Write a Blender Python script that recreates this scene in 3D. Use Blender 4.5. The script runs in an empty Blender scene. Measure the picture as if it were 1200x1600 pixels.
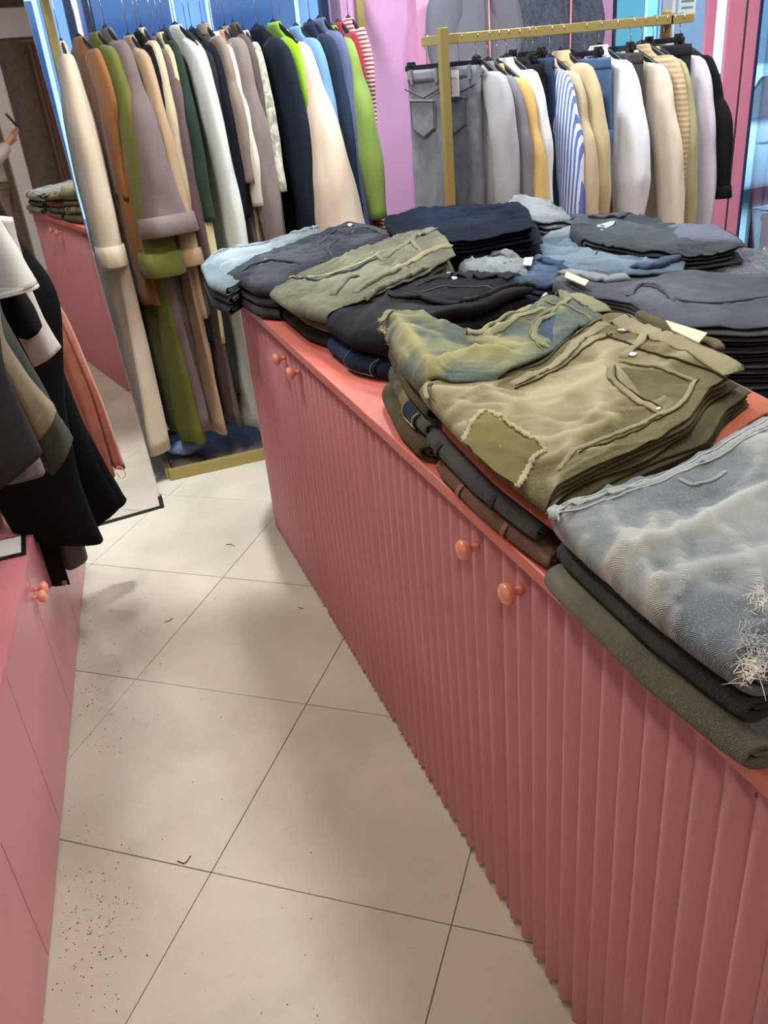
import bpy, bmesh, math, random
import numpy as np
from mathutils import Vector, Matrix

# ------------------------------------------------------------------ camera
FPX, YAW, PITCH, ROLL, CAMH = 1327.25, 0.32561, 0.48460, -0.09544, 1.5811
def _rot():
    cy, sy, cp, sp = math.cos(YAW), math.sin(YAW), math.cos(PITCH), math.sin(PITCH)
    f = np.array([sy*cp, cy*cp, -sp]); r = np.array([cy, -sy, 0.]); u = np.cross(r, f)
    cr, sr = math.cos(ROLL), math.sin(ROLL)
    return np.array([cr*r+sr*u, -sr*r+cr*u, f])
RC = _rot(); CAM = np.array([0, 0, CAMH])
scene = bpy.context.scene
cam = bpy.data.cameras.new('camera'); cam_o = bpy.data.objects.new('camera', cam)
scene.collection.objects.link(cam_o)
cam.sensor_fit = 'VERTICAL'; cam.sensor_height = 24; cam.sensor_width = 18
cam.lens = FPX*24/1600; cam.clip_start = .02; cam.clip_end = 200
M4 = Matrix.Identity(4)
for i in range(3):
    M4[i][0] = RC[0][i]; M4[i][1] = RC[1][i]; M4[i][2] = -RC[2][i]; M4[i][3] = CAM[i]
cam_o.matrix_world = M4
scene.camera = cam_o

# ------------------------------------------------------------------ world, lights, exposure
scene.view_settings.view_transform = 'Standard'
scene.view_settings.look = 'None'
scene.view_settings.gamma = 1
scene.view_settings.use_curve_mapping = False
scene.view_settings.exposure = 0.25
world = bpy.data.worlds.new('world'); scene.world = world; world.use_nodes = True
wn = world.node_tree
bgn = wn.nodes['Background']
sky = wn.nodes.new('ShaderNodeTexSky'); sky.sky_type = 'HOSEK_WILKIE'
sky.turbidity = 4; sky.sun_direction = (0.3, -0.5, 0.8)
wm = wn.nodes.new('ShaderNodeMix'); wm.data_type = 'RGBA'; wm.inputs[0].default_value = .45; wm.inputs[7].default_value = (.62, .72, .78, 1)
wn.links.new(sky.outputs[0], wm.inputs[6]); wn.links.new(wm.outputs[2], bgn.inputs[0]); bgn.inputs[1].default_value = 6.5

# unseen ceiling lamps, some added as fill: (x, y, watts, colour)
LAMPS = [(1.02, 0.9, 15, (.98, .98, .97)), (1.02, 2.15, 13, (.97, .98, 1)), (1.25, 3.3, 28, (.90, .97, 1)), (.10, 2.85, 17, (.94, .98, 1)),  # last one added to brighten the back rack and aisle end
         (2.3, 2.7, 22, (.95, .98, 1)), (-.3, -.6, 12, (1, .77, .54)), (1.2, -1.2, 7, (1, .90, .78)), (2.6, 1.0, 9, (1, .97, .94)),  # the warm one by the viewer is added fill for the aisle
         (3.4, 2.9, 20, (1, .97, .98)), (-.14, 1.75, 14, (1, .80, .60))]  # both added: one for the door posts, one for the counter front
# narrow downlight over the end of the aisle
SPOT = (.36, 3.12)
sd_ = bpy.data.lights.new('downlight', 'SPOT'); sd_.energy = 195; sd_.color = (.88, .97, 1); sd_.spot_size = math.radians(34); sd_.spot_blend = .7; sd_.shadow_soft_size = .04
so_ = bpy.data.objects.new('downlight', sd_); so_.location = (SPOT[0], SPOT[1], 2.62); scene.collection.objects.link(so_)
LAMP_Z = 2.66
for (lx, ly, lw, lc) in LAMPS:
    ld = bpy.data.lights.new('lamp_light', 'AREA'); ld.shape = 'RECTANGLE'; ld.size = .16; ld.size_y = .5
    ld.energy = lw; ld.color = lc
    lo = bpy.data.objects.new('lamp_light', ld); lo.location = (lx, ly, LAMP_Z-.035)
    scene.collection.objects.link(lo)

# ------------------------------------------------------------------ helpers
COL = scene.collection
def raydir(x, y):
    return np.array([(x-600)/FPX, -(y-800)/FPX, 1.]) @ RC
def onz(x, y, z):
    d = raydir(x, y); return CAM + d*((z-CAMH)/d[2])
def ony(x, y, Y):
    d = raydir(x, y); return CAM + d*(Y/d[1])
def onx(x, y, X):
    d = raydir(x, y); return CAM + d*(X/d[0])
def proj(P):
    q = (np.asarray(P)-CAM) @ RC.T
    return np.stack([600+FPX*q[..., 0]/q[..., 2], 800-FPX*q[..., 1]/q[..., 2]], -1)

def lin(c):
    if isinstance(c, str):
        c = c.lstrip('#'); c = tuple(int(c[i:i+2], 16)/255 for i in (0, 2, 4))
    return tuple((v/12.92 if v <= .04045 else ((v+.055)/1.055)**2.4) for v in c)
def mul(c, k): return tuple(min(1, v*k) for v in c)

def _hash(ix, iy, iz, seed):
    h = (ix*374761393 + iy*668265263 + iz*2147483647 + seed*1274126177) & 0xffffffff
    h = ((h ^ (h >> 13))*1274126177) & 0xffffffff
    h = ((h ^ (h >> 16))*668265263) & 0xffffffff
    return ((h ^ (h >> 15)) & 0xffff)/65535.0
def vnoise(x, y, z=0., seed=0):
    x, y, z = np.broadcast_arrays(np.asarray(x, float), np.asarray(y, float), np.asarray(z, float))
    ix, iy, iz = np.floor(x).astype(np.int64), np.floor(y).astype(np.int64), np.floor(z).astype(np.int64)
    fx, fy, fz = x-ix, y-iy, z-iz
    sx, sy, sz = [a*a*a*(a*(a*6-15)+10) for a in (fx, fy, fz)]
    out = 0
    for dx in (0, 1):
        for dy in (0, 1):
            for dz in (0, 1):
                w = (sx if dx else 1-sx)*(sy if dy else 1-sy)*(sz if dz else 1-sz)
                out = out + w*_hash(ix+dx, iy+dy, iz+dz, seed)
    return out*2-1
def fbm(x, y, z=0., seed=0, o=3):
    r = 0; a = 1; t = 0
    for i in range(o):
        r = r+a*vnoise(np.asarray(x)*2**i, np.asarray(y)*2**i, np.asarray(z)*2**i, seed+i*17); t += a; a *= .5
    return r/t

def link(o, parent=None):
    COL.objects.link(o)
    if parent is not None: o.parent = parent
    return o
def tag(o, label=None, cat=None, group=None, kind=None):
    if label: o['label'] = label
    if cat: o['category'] = cat
    if group: o['group'] = group
    if kind: o['kind'] = kind
    return o
def thing(name, loc, label, cat, group=None, rotz=0):
    o = bpy.data.objects.new(name, None); o.empty_display_size = .05
    o.location = loc; o.rotation_euler = (0, 0, rotz); link(o)
    return tag(o, label, cat, group)
def mesh_obj(name, verts, faces, mat, parent=None, smooth=True, world=True, attr=None):
    """verts in world space when world=True (converted into the parent's space, parents carry only loc + rotz)"""
    v = np.asarray(verts, float)
    if parent is not None and world:
        v = to_local(v, parent)
    me = bpy.data.meshes.new(name)
    me.from_pydata(v.tolist(), [], [list(map(int, f)) for f in faces])
    if smooth: me.polygons.foreach_set('use_smooth', [True]*len(me.polygons))
    if attr is not None:
        a = me.attributes.new('fade', 'FLOAT', 'POINT'); a.data.foreach_set('value', np.asarray(attr, float).ravel())
    if mat is not None: me.materials.append(mat)
    me.update()
    o = bpy.data.objects.new(name, me)
    return link(o, parent)
def root_tf(o):
    chain = []
    while o is not None: chain.append(o); o = o.parent
    return chain[::-1]
def to_local(v, parent):
    for o in root_tf(parent):
        v = v - np.array(o.location)
        a = -o.rotation_euler[2]
        if a:
            c, s = math.cos(a), math.sin(a)
            v = np.stack([v[..., 0]*c-v[..., 1]*s, v[..., 0]*s+v[..., 1]*c, v[..., 2]], -1)
    return v
class MB:
    """collects primitive shapes into one mesh"""
    def __init__(s): s.v = []; s.f = []
    def add(s, v, f):
        b = len(s.v); s.v += [tuple(map(float, p)) for p in v]; s.f += [[b+i for i in q] for q in f]; return s
    def box(s, lo, hi, bev=0.):
        (x0, y0, z0), (x1, y1, z1) = lo, hi
        if bev <= 0:
            v = [(x, y, z) for z in (z0, z1) for y in (y0, y1) for x in (x0, x1)]
            return s.add(v, [(0, 2, 3, 1), (4, 5, 7, 6), (0, 1, 5, 4), (2, 6, 7, 3), (0, 4, 6, 2), (1, 3, 7, 5)])
        bm = bmesh.new(); bmesh.ops.create_cube(bm, size=1)
        for p in bm.verts:
            p.co = Vector(((x0+x1)/2+p.co.x*(x1-x0), (y0+y1)/2+p.co.y*(y1-y0), (z0+z1)/2+p.co.z*(z1-z0)))
        bmesh.ops.bevel(bm, geom=bm.edges[:]+bm.verts[:], offset=bev, segments=2, affect='EDGES', profile=.5)
        bm.verts.index_update()
        r = s.add([p.co for p in bm.verts], [[p.index for p in q.verts] for q in bm.faces]); bm.free(); return r
    def tube(s, pts, r, n=8, cap=True, flat=None, up=None):
        pts = np.asarray(pts, float); m = len(pts)
        rr = np.broadcast_to(np.asarray(r, float), (m,))
        T = np.gradient(pts, axis=0); T /= np.linalg.norm(T, axis=1)[:, None]+1e-12
        ref = np.array(up if up is not None else ((0, 0, 1) if abs(T[0][2]) < .9 else (1, 0, 0)), float)
        V = []; U = np.cross(T[0], ref); U /= np.linalg.norm(U)
        for i in range(m):
            U = U-T[i]*(U@T[i]); U /= np.linalg.norm(U)+1e-12; W = np.cross(T[i], U)
            for k in range(n):
                a = 2*math.pi*k/n
                V.append(pts[i]+rr[i]*(math.cos(a)*U+math.sin(a)*W*(flat or 1)))
        F = [(i*n+k, i*n+(k+1) % n, (i+1)*n+(k+1) % n, (i+1)*n+k) for i in range(m-1) for k in range(n)]
        if cap: F += [list(range(n))[::-1], [(m-1)*n+k for k in range(n)]]
        return s.add(V, F)
    def lathe(s, prof, c, axis=(0, 0, 1), n=16):
        """prof: list of (radius, height) along axis from c"""
        ax = np.array(axis, float); ax /= np.linalg.norm(ax)
        u = np.cross(ax, (0, 0, 1) if abs(ax[2]) < .9 else (1, 0, 0)); u /= np.linalg.norm(u); w = np.cross(ax, u)
        V = []; c = np.array(c, float)
        for (r, hgt) in prof:
            for k in range(n):
                a = 2*math.pi*k/n; V.append(c+ax*hgt+max(r, 1e-5)*(math.cos(a)*u+math.sin(a)*w))
        F = [(i*n+k, i*n+(k+1) % n, (i+1)*n+(k+1) % n, (i+1)*n+k) for i in range(len(prof)-1) for k in range(n)]
        F += [list(range(n))[::-1], [(len(prof)-1)*n+k for k in range(n)]]
        return s.add(V, F)
    def prism(s, poly, z0, z1):
        n = len(poly)
        V = [(x, y, z0) for x, y in poly]+[(x, y, z1) for x, y in poly]
        F = [list(range(n))[::-1], [n+i for i in range(n)]]+[(i, (i+1) % n, n+(i+1) % n, n+i) for i in range(n)]
        return s.add(V, F)
    def build(s, name, mat, parent=None, smooth=False, world=True):
        o = mesh_obj(name, s.v, s.f, mat, parent, smooth, world)
        me = o.data; bm = bmesh.new(); bm.from_mesh(me); bmesh.ops.recalc_face_normals(bm, faces=bm.faces[:]); bm.to_mesh(me); bm.free()
        return o

def grid_faces(nr, nc, closed=True):
    i = np.arange(nr-1)[:, None]; k = np.arange(nc if closed else nc-1)[None, :]
    a = i*nc+k; b = i*nc+(k+1) % nc; c = (i+1)*nc+(k+1) % nc; d = (i+1)*nc+k
    return np.stack([a, b, c, d], -1).reshape(-1, 4)

# ------------------------------------------------------------------ materials
MATS = {}
def newmat(name):
    m = bpy.data.materials.new(name); m.use_nodes = True
    nt = m.node_tree; b = nt.nodes['Principled BSDF']; return m, nt, b
def N(nt, t, **kw):
    n = nt.nodes.new(t)
    for k, v in kw.items():
        if k in n.inputs: n.inputs[k].default_value = v
        else: setattr(n, k, v)
    return n
def mixc(nt, fac, a, b):
    n = nt.nodes.new('ShaderNodeMix'); n.data_type = 'RGBA'
    for sock, val in ((n.inputs[0], fac), (n.inputs[6], a), (n.inputs[7], b)):
        if hasattr(val, 'links') or isinstance(val, bpy.types.NodeSocket): nt.links.new(val, sock)
        else: sock.default_value = val if not isinstance(val, tuple) else (*val[:3], 1)
    return n.outputs[2]
def ramp(nt, sock, p0, p1, c0=(0, 0, 0, 1), c1=(1, 1, 1, 1)):
    r = nt.nodes.new('ShaderNodeValToRGB'); nt.links.new(sock, r.inputs[0])
    r.color_ramp.elements[0].position = p0; r.color_ramp.elements[1].position = p1
    r.color_ramp.elements[0].color = c0; r.color_ramp.elements[1].color = c1
    return r.outputs[0]
def plain(name, c, rough=.5, metal=0., bump=0., bscale=80, var=.06, vscale=6, spec=.5, coat=0.):
    key = ('p', name)
    if key in MATS: return MATS[key]
    m, nt, b = newmat(name); c = lin(c)
    b.inputs['Roughness'].default_value = rough; b.inputs['Metallic'].default_value = metal
    b.inputs['Specular IOR Level'].default_value = spec; b.inputs['Coat Weight'].default_value = coat
    tc = N(nt, 'ShaderNodeTexCoord')
    no = N(nt, 'ShaderNodeTexNoise', Scale=vscale, Detail=4.); nt.links.new(tc.outputs['Object'], no.inputs['Vector'])
    col = mixc(nt, no.outputs[0], mul(c, 1-var*1.5), mul(c, 1+var*1.5)); nt.links.new(col, b.inputs['Base Color'])
    if bump:
        n2 = N(nt, 'ShaderNodeTexNoise', Scale=bscale, Detail=3.); nt.links.new(tc.outputs['Object'], n2.inputs['Vector'])
        bu = N(nt, 'ShaderNodeBump', Strength=bump, Distance=.002); nt.links.new(n2.outputs[0], bu.inputs['Height']); nt.links.new(bu.outputs[0], b.inputs['Normal'])
    MATS[key] = m; return m
def cloth(name, c, c2=None, scale=7, contrast=.5, rough=.9, weave=1., twill=150, fade=.0, fadec=None, stripe=None, speck=0., sheen=.15, seed=0., crease=0., twcol=0., flat=False):
    """woven fabric: two-tone wash, ridge wear from the 'fade' attribute, fine twill / weave relief"""
    key = ('c', name)
    if key in MATS: return MATS[key]
    m, nt, b = newmat(name); c = lin(c); c2 = lin(c2) if c2 else mul(c, .72)
    b.inputs['Roughness'].default_value = rough; b.inputs['Specular IOR Level'].default_value = .12
    b.inputs['Sheen Weight'].default_value = sheen*min(1, max(c)*4); b.inputs['Sheen Roughness'].default_value = .5
    tc = N(nt, 'ShaderNodeTexCoord'); mp = N(nt, 'ShaderNodeMapping')
    mp.inputs['Location'].default_value = (seed*3.1, seed*1.7, seed)
    if flat: mp.inputs['Scale'].default_value = (1, 1, .12)
    nt.links.new(tc.outputs['Object'], mp.inputs[0]); V = mp.outputs[0]
    no = N(nt, 'ShaderNodeTexNoise', Scale=float(scale), Detail=6., Roughness=.62, Distortion=.6); nt.links.new(V, no.inputs['Vector'])
    col = mixc(nt, ramp(nt, no.outputs[0], .5-contrast*.45, .5+contrast*.45), c2, c)
    n3 = N(nt, 'ShaderNodeTexNoise', Scale=520., Detail=2.); nt.links.new(V, n3.inputs['Vector'])
    if speck:
        col = mixc(nt, ramp(nt, n3.outputs[0], .52, .72), col, mul(c, 1+speck*1.6))
    if fade:
        at = N(nt, 'ShaderNodeAttribute', attribute_name='fade')
        mm = N(nt, 'ShaderNodeMath', operation='MULTIPLY_ADD'); nt.links.new(no.outputs[0], mm.inputs[0]); mm.inputs[1].default_value = .6
        nt.links.new(at.outputs['Fac'], mm.inputs[2])
        fac = ramp(nt, mm.outputs[0], .45, 1.1)
        mf = N(nt, 'ShaderNodeMath', operation='MULTIPLY'); nt.links.new(fac, mf.inputs[0]); mf.inputs[1].default_value = fade
        col = mixc(nt, mf.outputs[0], col, lin(fadec) if fadec else mul(c, 1.8))
    if stripe:
        axis, sc, cs = stripe
        w = N(nt, 'ShaderNodeTexWave', Scale=float(sc), Distortion=.3); w.bands_direction = axis; nt.links.new(V, w.inputs['Vector'])
        col = mixc(nt, ramp(nt, w.outputs[0], .45, .55), col, lin(cs))
    if twcol:
        wc = N(nt, 'ShaderNodeTexWave', Scale=float(twill)*2.2, Distortion=1.); wc.bands_direction = 'DIAGONAL'; nt.links.new(V, wc.inputs['Vector'])
        mt = N(nt, 'ShaderNodeMath', operation='MULTIPLY'); nt.links.new(wc.outputs[0], mt.inputs[0]); mt.inputs[1].default_value = twcol
        col = mixc(nt, mt.outputs[0], col, mul(c2, .7))
    nt.links.new(col, b.inputs['Base Color'])
    wv = N(nt, 'ShaderNodeTexWave', Scale=float(twill)*2.2); wv.bands_direction = 'DIAGONAL'; nt.links.new(V, wv.inputs['Vector'])
    n4 = N(nt, 'ShaderNodeTexNoise', Scale=45., Detail=4.); nt.links.new(V, n4.inputs['Vector'])
    ad = N(nt, 'ShaderNodeMath', operation='ADD'); nt.links.new(wv.outputs[0], ad.inputs[0])
    mu = N(nt, 'ShaderNodeMath', operation='MULTIPLY'); nt.links.new(n4.outputs[0], mu.inputs[0]); mu.inputs[1].default_value = 2.2
    nt.links.new(mu.outputs[0], ad.inputs[1])
    bu = N(nt, 'ShaderNodeBump', Strength=.35*weave, Distance=.0016); nt.links.new(ad.outputs[0], bu.inputs['Height']); nt.links.new(bu.outputs[0], b.inputs['Normal'])
    if crease:
        m3 = N(nt, 'ShaderNodeMapping'); m3.inputs['Scale'].default_value = (16, 16, 3.2); m3.inputs['Rotation'].default_value = (.25, .1, 0); nt.links.new(V, m3.inputs[0])
        n5 = N(nt, 'ShaderNodeTexNoise', Scale=.7, Detail=1.5, Roughness=.4, Distortion=.3); nt.links.new(m3.outputs[0], n5.inputs['Vector'])
        b2 = N(nt, 'ShaderNodeBump', Strength=crease, Distance=.03); nt.links.new(n5.outputs[0], b2.inputs['Height']); nt.links.new(b2.outputs[0], bu.inputs['Normal'])
    MATS[key] = m; return m
def glassmat(name, tint=(.85, .97, 1.), gloss=.08):
    key = ('g', name)
    if key in MATS: return MATS[key]
    m, nt, b = newmat(name); nt.nodes.remove(b); out = [n for n in nt.nodes if n.type == 'OUTPUT_MATERIAL'][0]
    tr = N(nt, 'ShaderNodeBsdfTransparent'); tr.inputs[0].default_value = (*tint, 1)
    gl = N(nt, 'ShaderNodeBsdfGlossy'); gl.inputs['Roughness'].default_value = .02
    fr = N(nt, 'ShaderNodeFresnel'); fr.inputs[0].default_value = 1.35
    mx = N(nt, 'ShaderNodeMixShader'); nt.links.new(fr.outputs[0], mx.inputs[0]); nt.links.new(tr.outputs[0], mx.inputs[1]); nt.links.new(gl.outputs[0], mx.inputs[2])
    nt.links.new(mx.outputs[0], out.inputs[0]); MATS[key] = m; return m
# ------------------------------------------------------------------ the room
RX0, RX1, RY0, RY1, RZ = -1.05, 5.4, -2.9, 4.30, 2.7
m_grout = plain('grout', '#4a4238', .9)
def tile_material():
    m, nt, b = newmat('floor_tile')
    tc = N(nt, 'ShaderNodeTexCoord'); V = tc.outputs['Object']
    a = N(nt, 'ShaderNodeTexNoise', Scale=2.2, Detail=7., Roughness=.6, Distortion=.4); nt.links.new(V, a.inputs['Vector'])
    col = mixc(nt, ramp(nt, a.outputs[0], .3, .7), lin('#a8a08e'), lin('#c4bcab'))
    f = N(nt, 'ShaderNodeTexNoise', Scale=38., Detail=5., Roughness=.7); nt.links.new(V, f.inputs['Vector'])
    col = mixc(nt, ramp(nt, f.outputs[0], .62, .80), col, lin('#a8977e'))
    # dark scuff specks
    s = N(nt, 'ShaderNodeTexNoise', Scale=120., Detail=1.); nt.links.new(V, s.inputs['Vector'])
    col = mixc(nt, ramp(nt, s.outputs[0], .79, .82), col, lin('#6f6250'))
    mp = N(nt, 'ShaderNodeMapping'); mp.inputs['Scale'].default_value = (2.5, 28, 1); mp.inputs['Rotation'].default_value = (0, 0, .5); nt.links.new(V, mp.inputs[0])
    sc = N(nt, 'ShaderNodeTexNoise', Scale=3., Detail=2., Distortion=.8); nt.links.new(mp.outputs[0], sc.inputs['Vector'])
    col = mixc(nt, ramp(nt, sc.outputs[0], .71, .76, (0, 0, 0, 1), (.3, .3, .3, 1)), col, lin('#8f8069'))
    nt.links.new(col, b.inputs['Base Color'])
    nt.links.new(ramp(nt, a.outputs[0], .2, .8, (.5, .5, .5, 1), (.62, .62, .62, 1)), b.inputs['Roughness'])
    bu = N(nt, 'ShaderNodeBump', Strength=.12, Distance=.002); nt.links.new(f.outputs[0], bu.inputs['Height']); nt.links.new(bu.outputs[0], b.inputs['Normal'])
    return m
m_tile = tile_material()
floor = MB().box((RX0-.1, RY0-.1, -.12), (RX1+.1, RY1+.1, -.0035)).build('floor', m_grout); tag(floor, kind='structure')
def clip_poly(poly, x0, x1, y0, y1):
    def cl(P, inside, inter):
        out = []
        for i in range(len(P)):
            a, b = P[i], P[(i+1) % len(P)]
            if inside(a): out.append(a)
            if inside(a) != inside(b): out.append(inter(a, b))
        return out
    for ax, lim, sg in ((0, x0, 1), (0, x1, -1), (1, y0, 1), (1, y1, -1)):
        if not poly: return []
        ins = lambda p: sg*(p[ax]-lim) >= 0
        def it(a, b):
            t = (lim-a[ax])/(b[ax]-a[ax]); q = [a[0]+(b[0]-a[0])*t, a[1]+(b[1]-a[1])*t]; q[ax] = lim; return tuple(q)
        poly = cl(poly, ins, it)
    return poly
TA = -.67159; ta = np.array([math.cos(TA), math.sin(TA)]); tb = np.array([-math.sin(TA), math.cos(TA)])
TO = np.array([-.4507, 1.7672]); TS, TT, TG = .558, .558*1.0392, .0019
for i in range(-9, 14):
    for j in range(-9, 11):
        q = [TO+ta*(i+u)*TS+tb*(j+v)*TT for u, v in ((0, 0), (1, 0), (1, 1), (0, 1))]
        c = sum(q)/4
        q = [tuple(c+(p-c)*(1-TG/.56)) for p in q]
        pl = clip_poly(q, RX0, RX1, RY0, RY1)
        if len(pl) < 3: continue
        area = abs(sum(pl[k][0]*pl[(k+1) % len(pl)][1]-pl[(k+1) % len(pl)][0]*pl[k][1] for k in range(len(pl))))/2
        if area < .004: continue
        cc = np.mean(pl, axis=0)
        inner = [tuple(cc+(np.array(p)-cc)*(1-.0016/.3)) for p in pl]
        n = len(pl); jz = random.Random(i*31+j).uniform(-.0006, 0)
        V = [(x, y, -.0036) for x, y in pl]+[(x, y, -.001+jz) for x, y in pl]+[(x, y, jz) for x, y in inner]
        F = [(k, (k+1) % n, n+(k+1) % n, n+k) for k in range(n)]+[(n+k, n+(k+1) % n, 2*n+(k+1) % n, 2*n+k) for k in range(n)]+[[2*n+k for k in range(n)]]
        mesh_obj('floor_tile', V, F, m_tile, floor, smooth=False)

m_wallp = plain('pink_wall_paint', '#c596c0', .55, var=.03, vscale=2, bump=.1)
m_walll = plain('pale_wall_paint', '#b9aca4', .7, var=.04, vscale=2)
m_brown = plain('brown_wall_panel', '#6f6157', .8, var=.3, vscale=22, bump=.3, bscale=60)
m_ceil = plain('ceiling_paint', '#4f4a48', .85)
m_white = plain('white_paint', '#e3e0dc', .6, var=.03)
def struct(name, mb, mat, parent=None):
    o = mb.build(name, mat, parent)
    if parent is None: tag(o, kind='structure')
    return o
struct('wall_left', MB().box((RX0-.1, RY0-.1, 0), (RX0, RY1+.1, RZ)), m_walll)
struct('wall_right', MB().box((RX1, RY0-.1, 0), (RX1+.1, RY1+.1, RZ)), m_wallp)
wb = struct('wall_back', MB().box((RX0, RY0-.1, 0), (RX1, RY0, RZ)), m_brown)
struct('band', MB().box((RX0, RY0, 2.08), (RX1, RY0+.05, 2.32)), m_white, wb)
struct('pilaster', MB().box((1.12, RY0, 0), (1.26, RY0+.1, 2.08)), m_white, wb)
struct('ceiling', MB().box((RX0-.1, RY0-.1, RZ), (RX1+.1, RY1+.1, RZ+.1)), m_ceil)
# lamps: unseen fixtures modelled for the area lights, some added as fill
m_case = plain('lamp_case', '#d8d8d6', .4)
m_diff, nt_, b_ = newmat('lamp_diffuser'); b_.inputs['Emission Color'].default_value = (1, .97, .92, 1); b_.inputs['Emission Strength'].default_value = 3.
for (lx, ly, lw, lc) in LAMPS:
    t = thing('ceiling_lamp', (lx, ly, LAMP_Z), 'unseen slim white rectangular lamp fixed under the ceiling', 'lamp', 'ceiling lamps above the shop floor')
    MB().box((lx-.1, ly-.27, LAMP_Z), (lx+.1, ly+.27, RZ)).build('lamp_case', m_case, t)
    MB().box((lx-.085, ly-.255, LAMP_Z-.012), (lx+.085, ly+.255, LAMP_Z)).build('diffuser', m_diff, t)

t = thing('downlight', (SPOT[0], SPOT[1], 2.63), 'small round downlight over the end of the aisle', 'lamp')
MB().lathe([(.05, 0), (.05, .07), (.03, .07)], (SPOT[0], SPOT[1], 2.63), n=20).build('housing', m_case, t, True)
MB().lathe([(.04, 0), (.04, .002)], (SPOT[0], SPOT[1], 2.627), n=20).build('lens', m_diff, t, True)
# ---- storefront (y = 4.3)
SY = RY1
m_steel = plain('dark_blue_steel', '#2c3c58', .35, metal=.4)
m_pinkp = plain('pink_powder_coat', '#e08aa4', .4, var=.02)
m_pinkd = plain('pink_gap_shade', '#54343c', .6)  # dark pink: shade of groove, door gap and hole put into the colour
m_glass = glassmat('storefront_glass', (.80, .93, 1.))
def post(name, x0, x1, y0, y1, mat, n, z1=RZ):
    return tag(MB().box((x0, y0, 0), (x1, y1, z1), .003).build(name, mat), kind='structure')
wf = struct('wall_front', MB().box((RX0, SY, 2.45), (RX1, SY+.12, RZ)).box((1.44, SY-.1, 0), (1.86, SY+.12, 2.45)), m_wallp)
struct('pilaster', MB().box((1.785, SY-.16, 0), (1.868, SY-.1, 2.45)), plain('light_pink_paint', '#e2a8c8', .5, var=.02), wf)
# left glazing
for k, (x0, x1) in enumerate(((RX0, .30), (.34, 1.42))):
    w = tag(MB().box((x0, SY+.02, .1), (x1, SY+.03, 2.45)).build('window_%d' % (k+1), m_glass), kind='structure')
    fr = MB()
    for zz in ((.06, .1), (1.98, 2.03), (2.41, 2.45)): fr.box((x0, SY, zz[0]), (x1, SY+.05, zz[1]))
    for xx in (x0, x1-.035): fr.box((xx, SY, .06), (xx+.035, SY+.05, 2.45))
    fr.build('window_frame', m_steel, w)
# display window behind right rack
w = tag(MB().box((1.9, SY+.05, .06), (2.855, SY+.06, 2.45)).build('window_3', m_glass), kind='structure')
w = tag(MB().box((2.965, SY+.05, .06), (3.295, SY+.06, 2.45)).build('window_4', m_glass), kind='structure')
post('trim_1', 2.862, 2.938, SY-.02, SY+.08, m_wallp, 0, 2.45); post('trim_2', 2.94, 2.962, SY-.02, SY+.08, m_steel, 0, 2.45)
post('trim_3', 3.297, 3.318, SY-.03, SY+.08, m_white, 0, 2.45)
d = post('door_1', 3.540, 3.603, SY-.01, SY+.012, m_pinkp, 0, 2.45)
d = post('door_2', 3.682, 3.797, SY-.012, SY+.012, m_pinkp, 0, 2.45)
mk = plain('brushed_steel', '#b9b2ae', .3, metal=1.)
lp = ony(1134, 190, SY-.02)
MB().box((lp[0]-.014, SY-.030, lp[2]-.02), (lp[0]+.014, SY-.012, lp[2]+.035), .003).build('lock_plate', mk, d)
MB().lathe([(.008, 0), (.008, .022), (.005, .026)], (lp[0], SY-.029, lp[2]-.005), (0, -1, 0)).build('lock_cylinder', mk, d)
MB().box((lp[0]-.004, SY-.036, lp[2]-.05), (lp[0]+.004, SY-.032, lp[2]-.01)).build('key', mk, d)
MB().box((3.7975, SY-.008, 0), (3.813, SY+.008, 2.45)).build('groove', m_pinkd, d)
for zz in (.75, 1.02, 1.16, 1.33, 1.5):
    MB().lathe([(.005, 0), (.005, .004), (.002, .005)], (3.805, SY-.008, zz), (0, -1, 0), 8).build('screw', mk, d)
post('door_3', 3.8135, 3.890, SY-.012, SY+.012, m_pinkp, 0, 2.45)
w = tag(MB().box((3.925, SY+.03, .06), (RX1, SY+.04, 2.45)).build('window_5', m_glass), kind='structure')
MB().box((3.908, SY+.0, 0), (3.923, SY+.05, 2.45)).build('window_frame', m_steel, w)
MB().box((3.925, SY+.0, .0), (RX1, SY+.06, .06)).build('window_sill', m_steel, w)
# notice on the glass of window 4
pz = ony(1073, 20, SY+.045)
t = thing('paper_notice', (pz[0], SY+.047, 1.62), 'white paper notice with rows of grey and red print on the glass', 'notice')
MB().box((pz[0]-.055, SY+.045, 1.66), (pz[0]+.055, SY+.0475, 1.98)).build('sheet', plain('notice_paper', '#dff2ea', .7), t)
rr = random.Random(5)
for k in range(9):
    zz = 1.70+k*.03; wd = rr.uniform(.05, .09)
    MB().box((pz[0]-wd/2, SY+.043, zz), (pz[0]+wd/2, SY+.0449, zz+.010)).build('printed_line', plain('print_red' if k in (4, 6) else 'print_grey', '#c0505a' if k in (4, 6) else '#7a97a0', .8), t)

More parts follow.
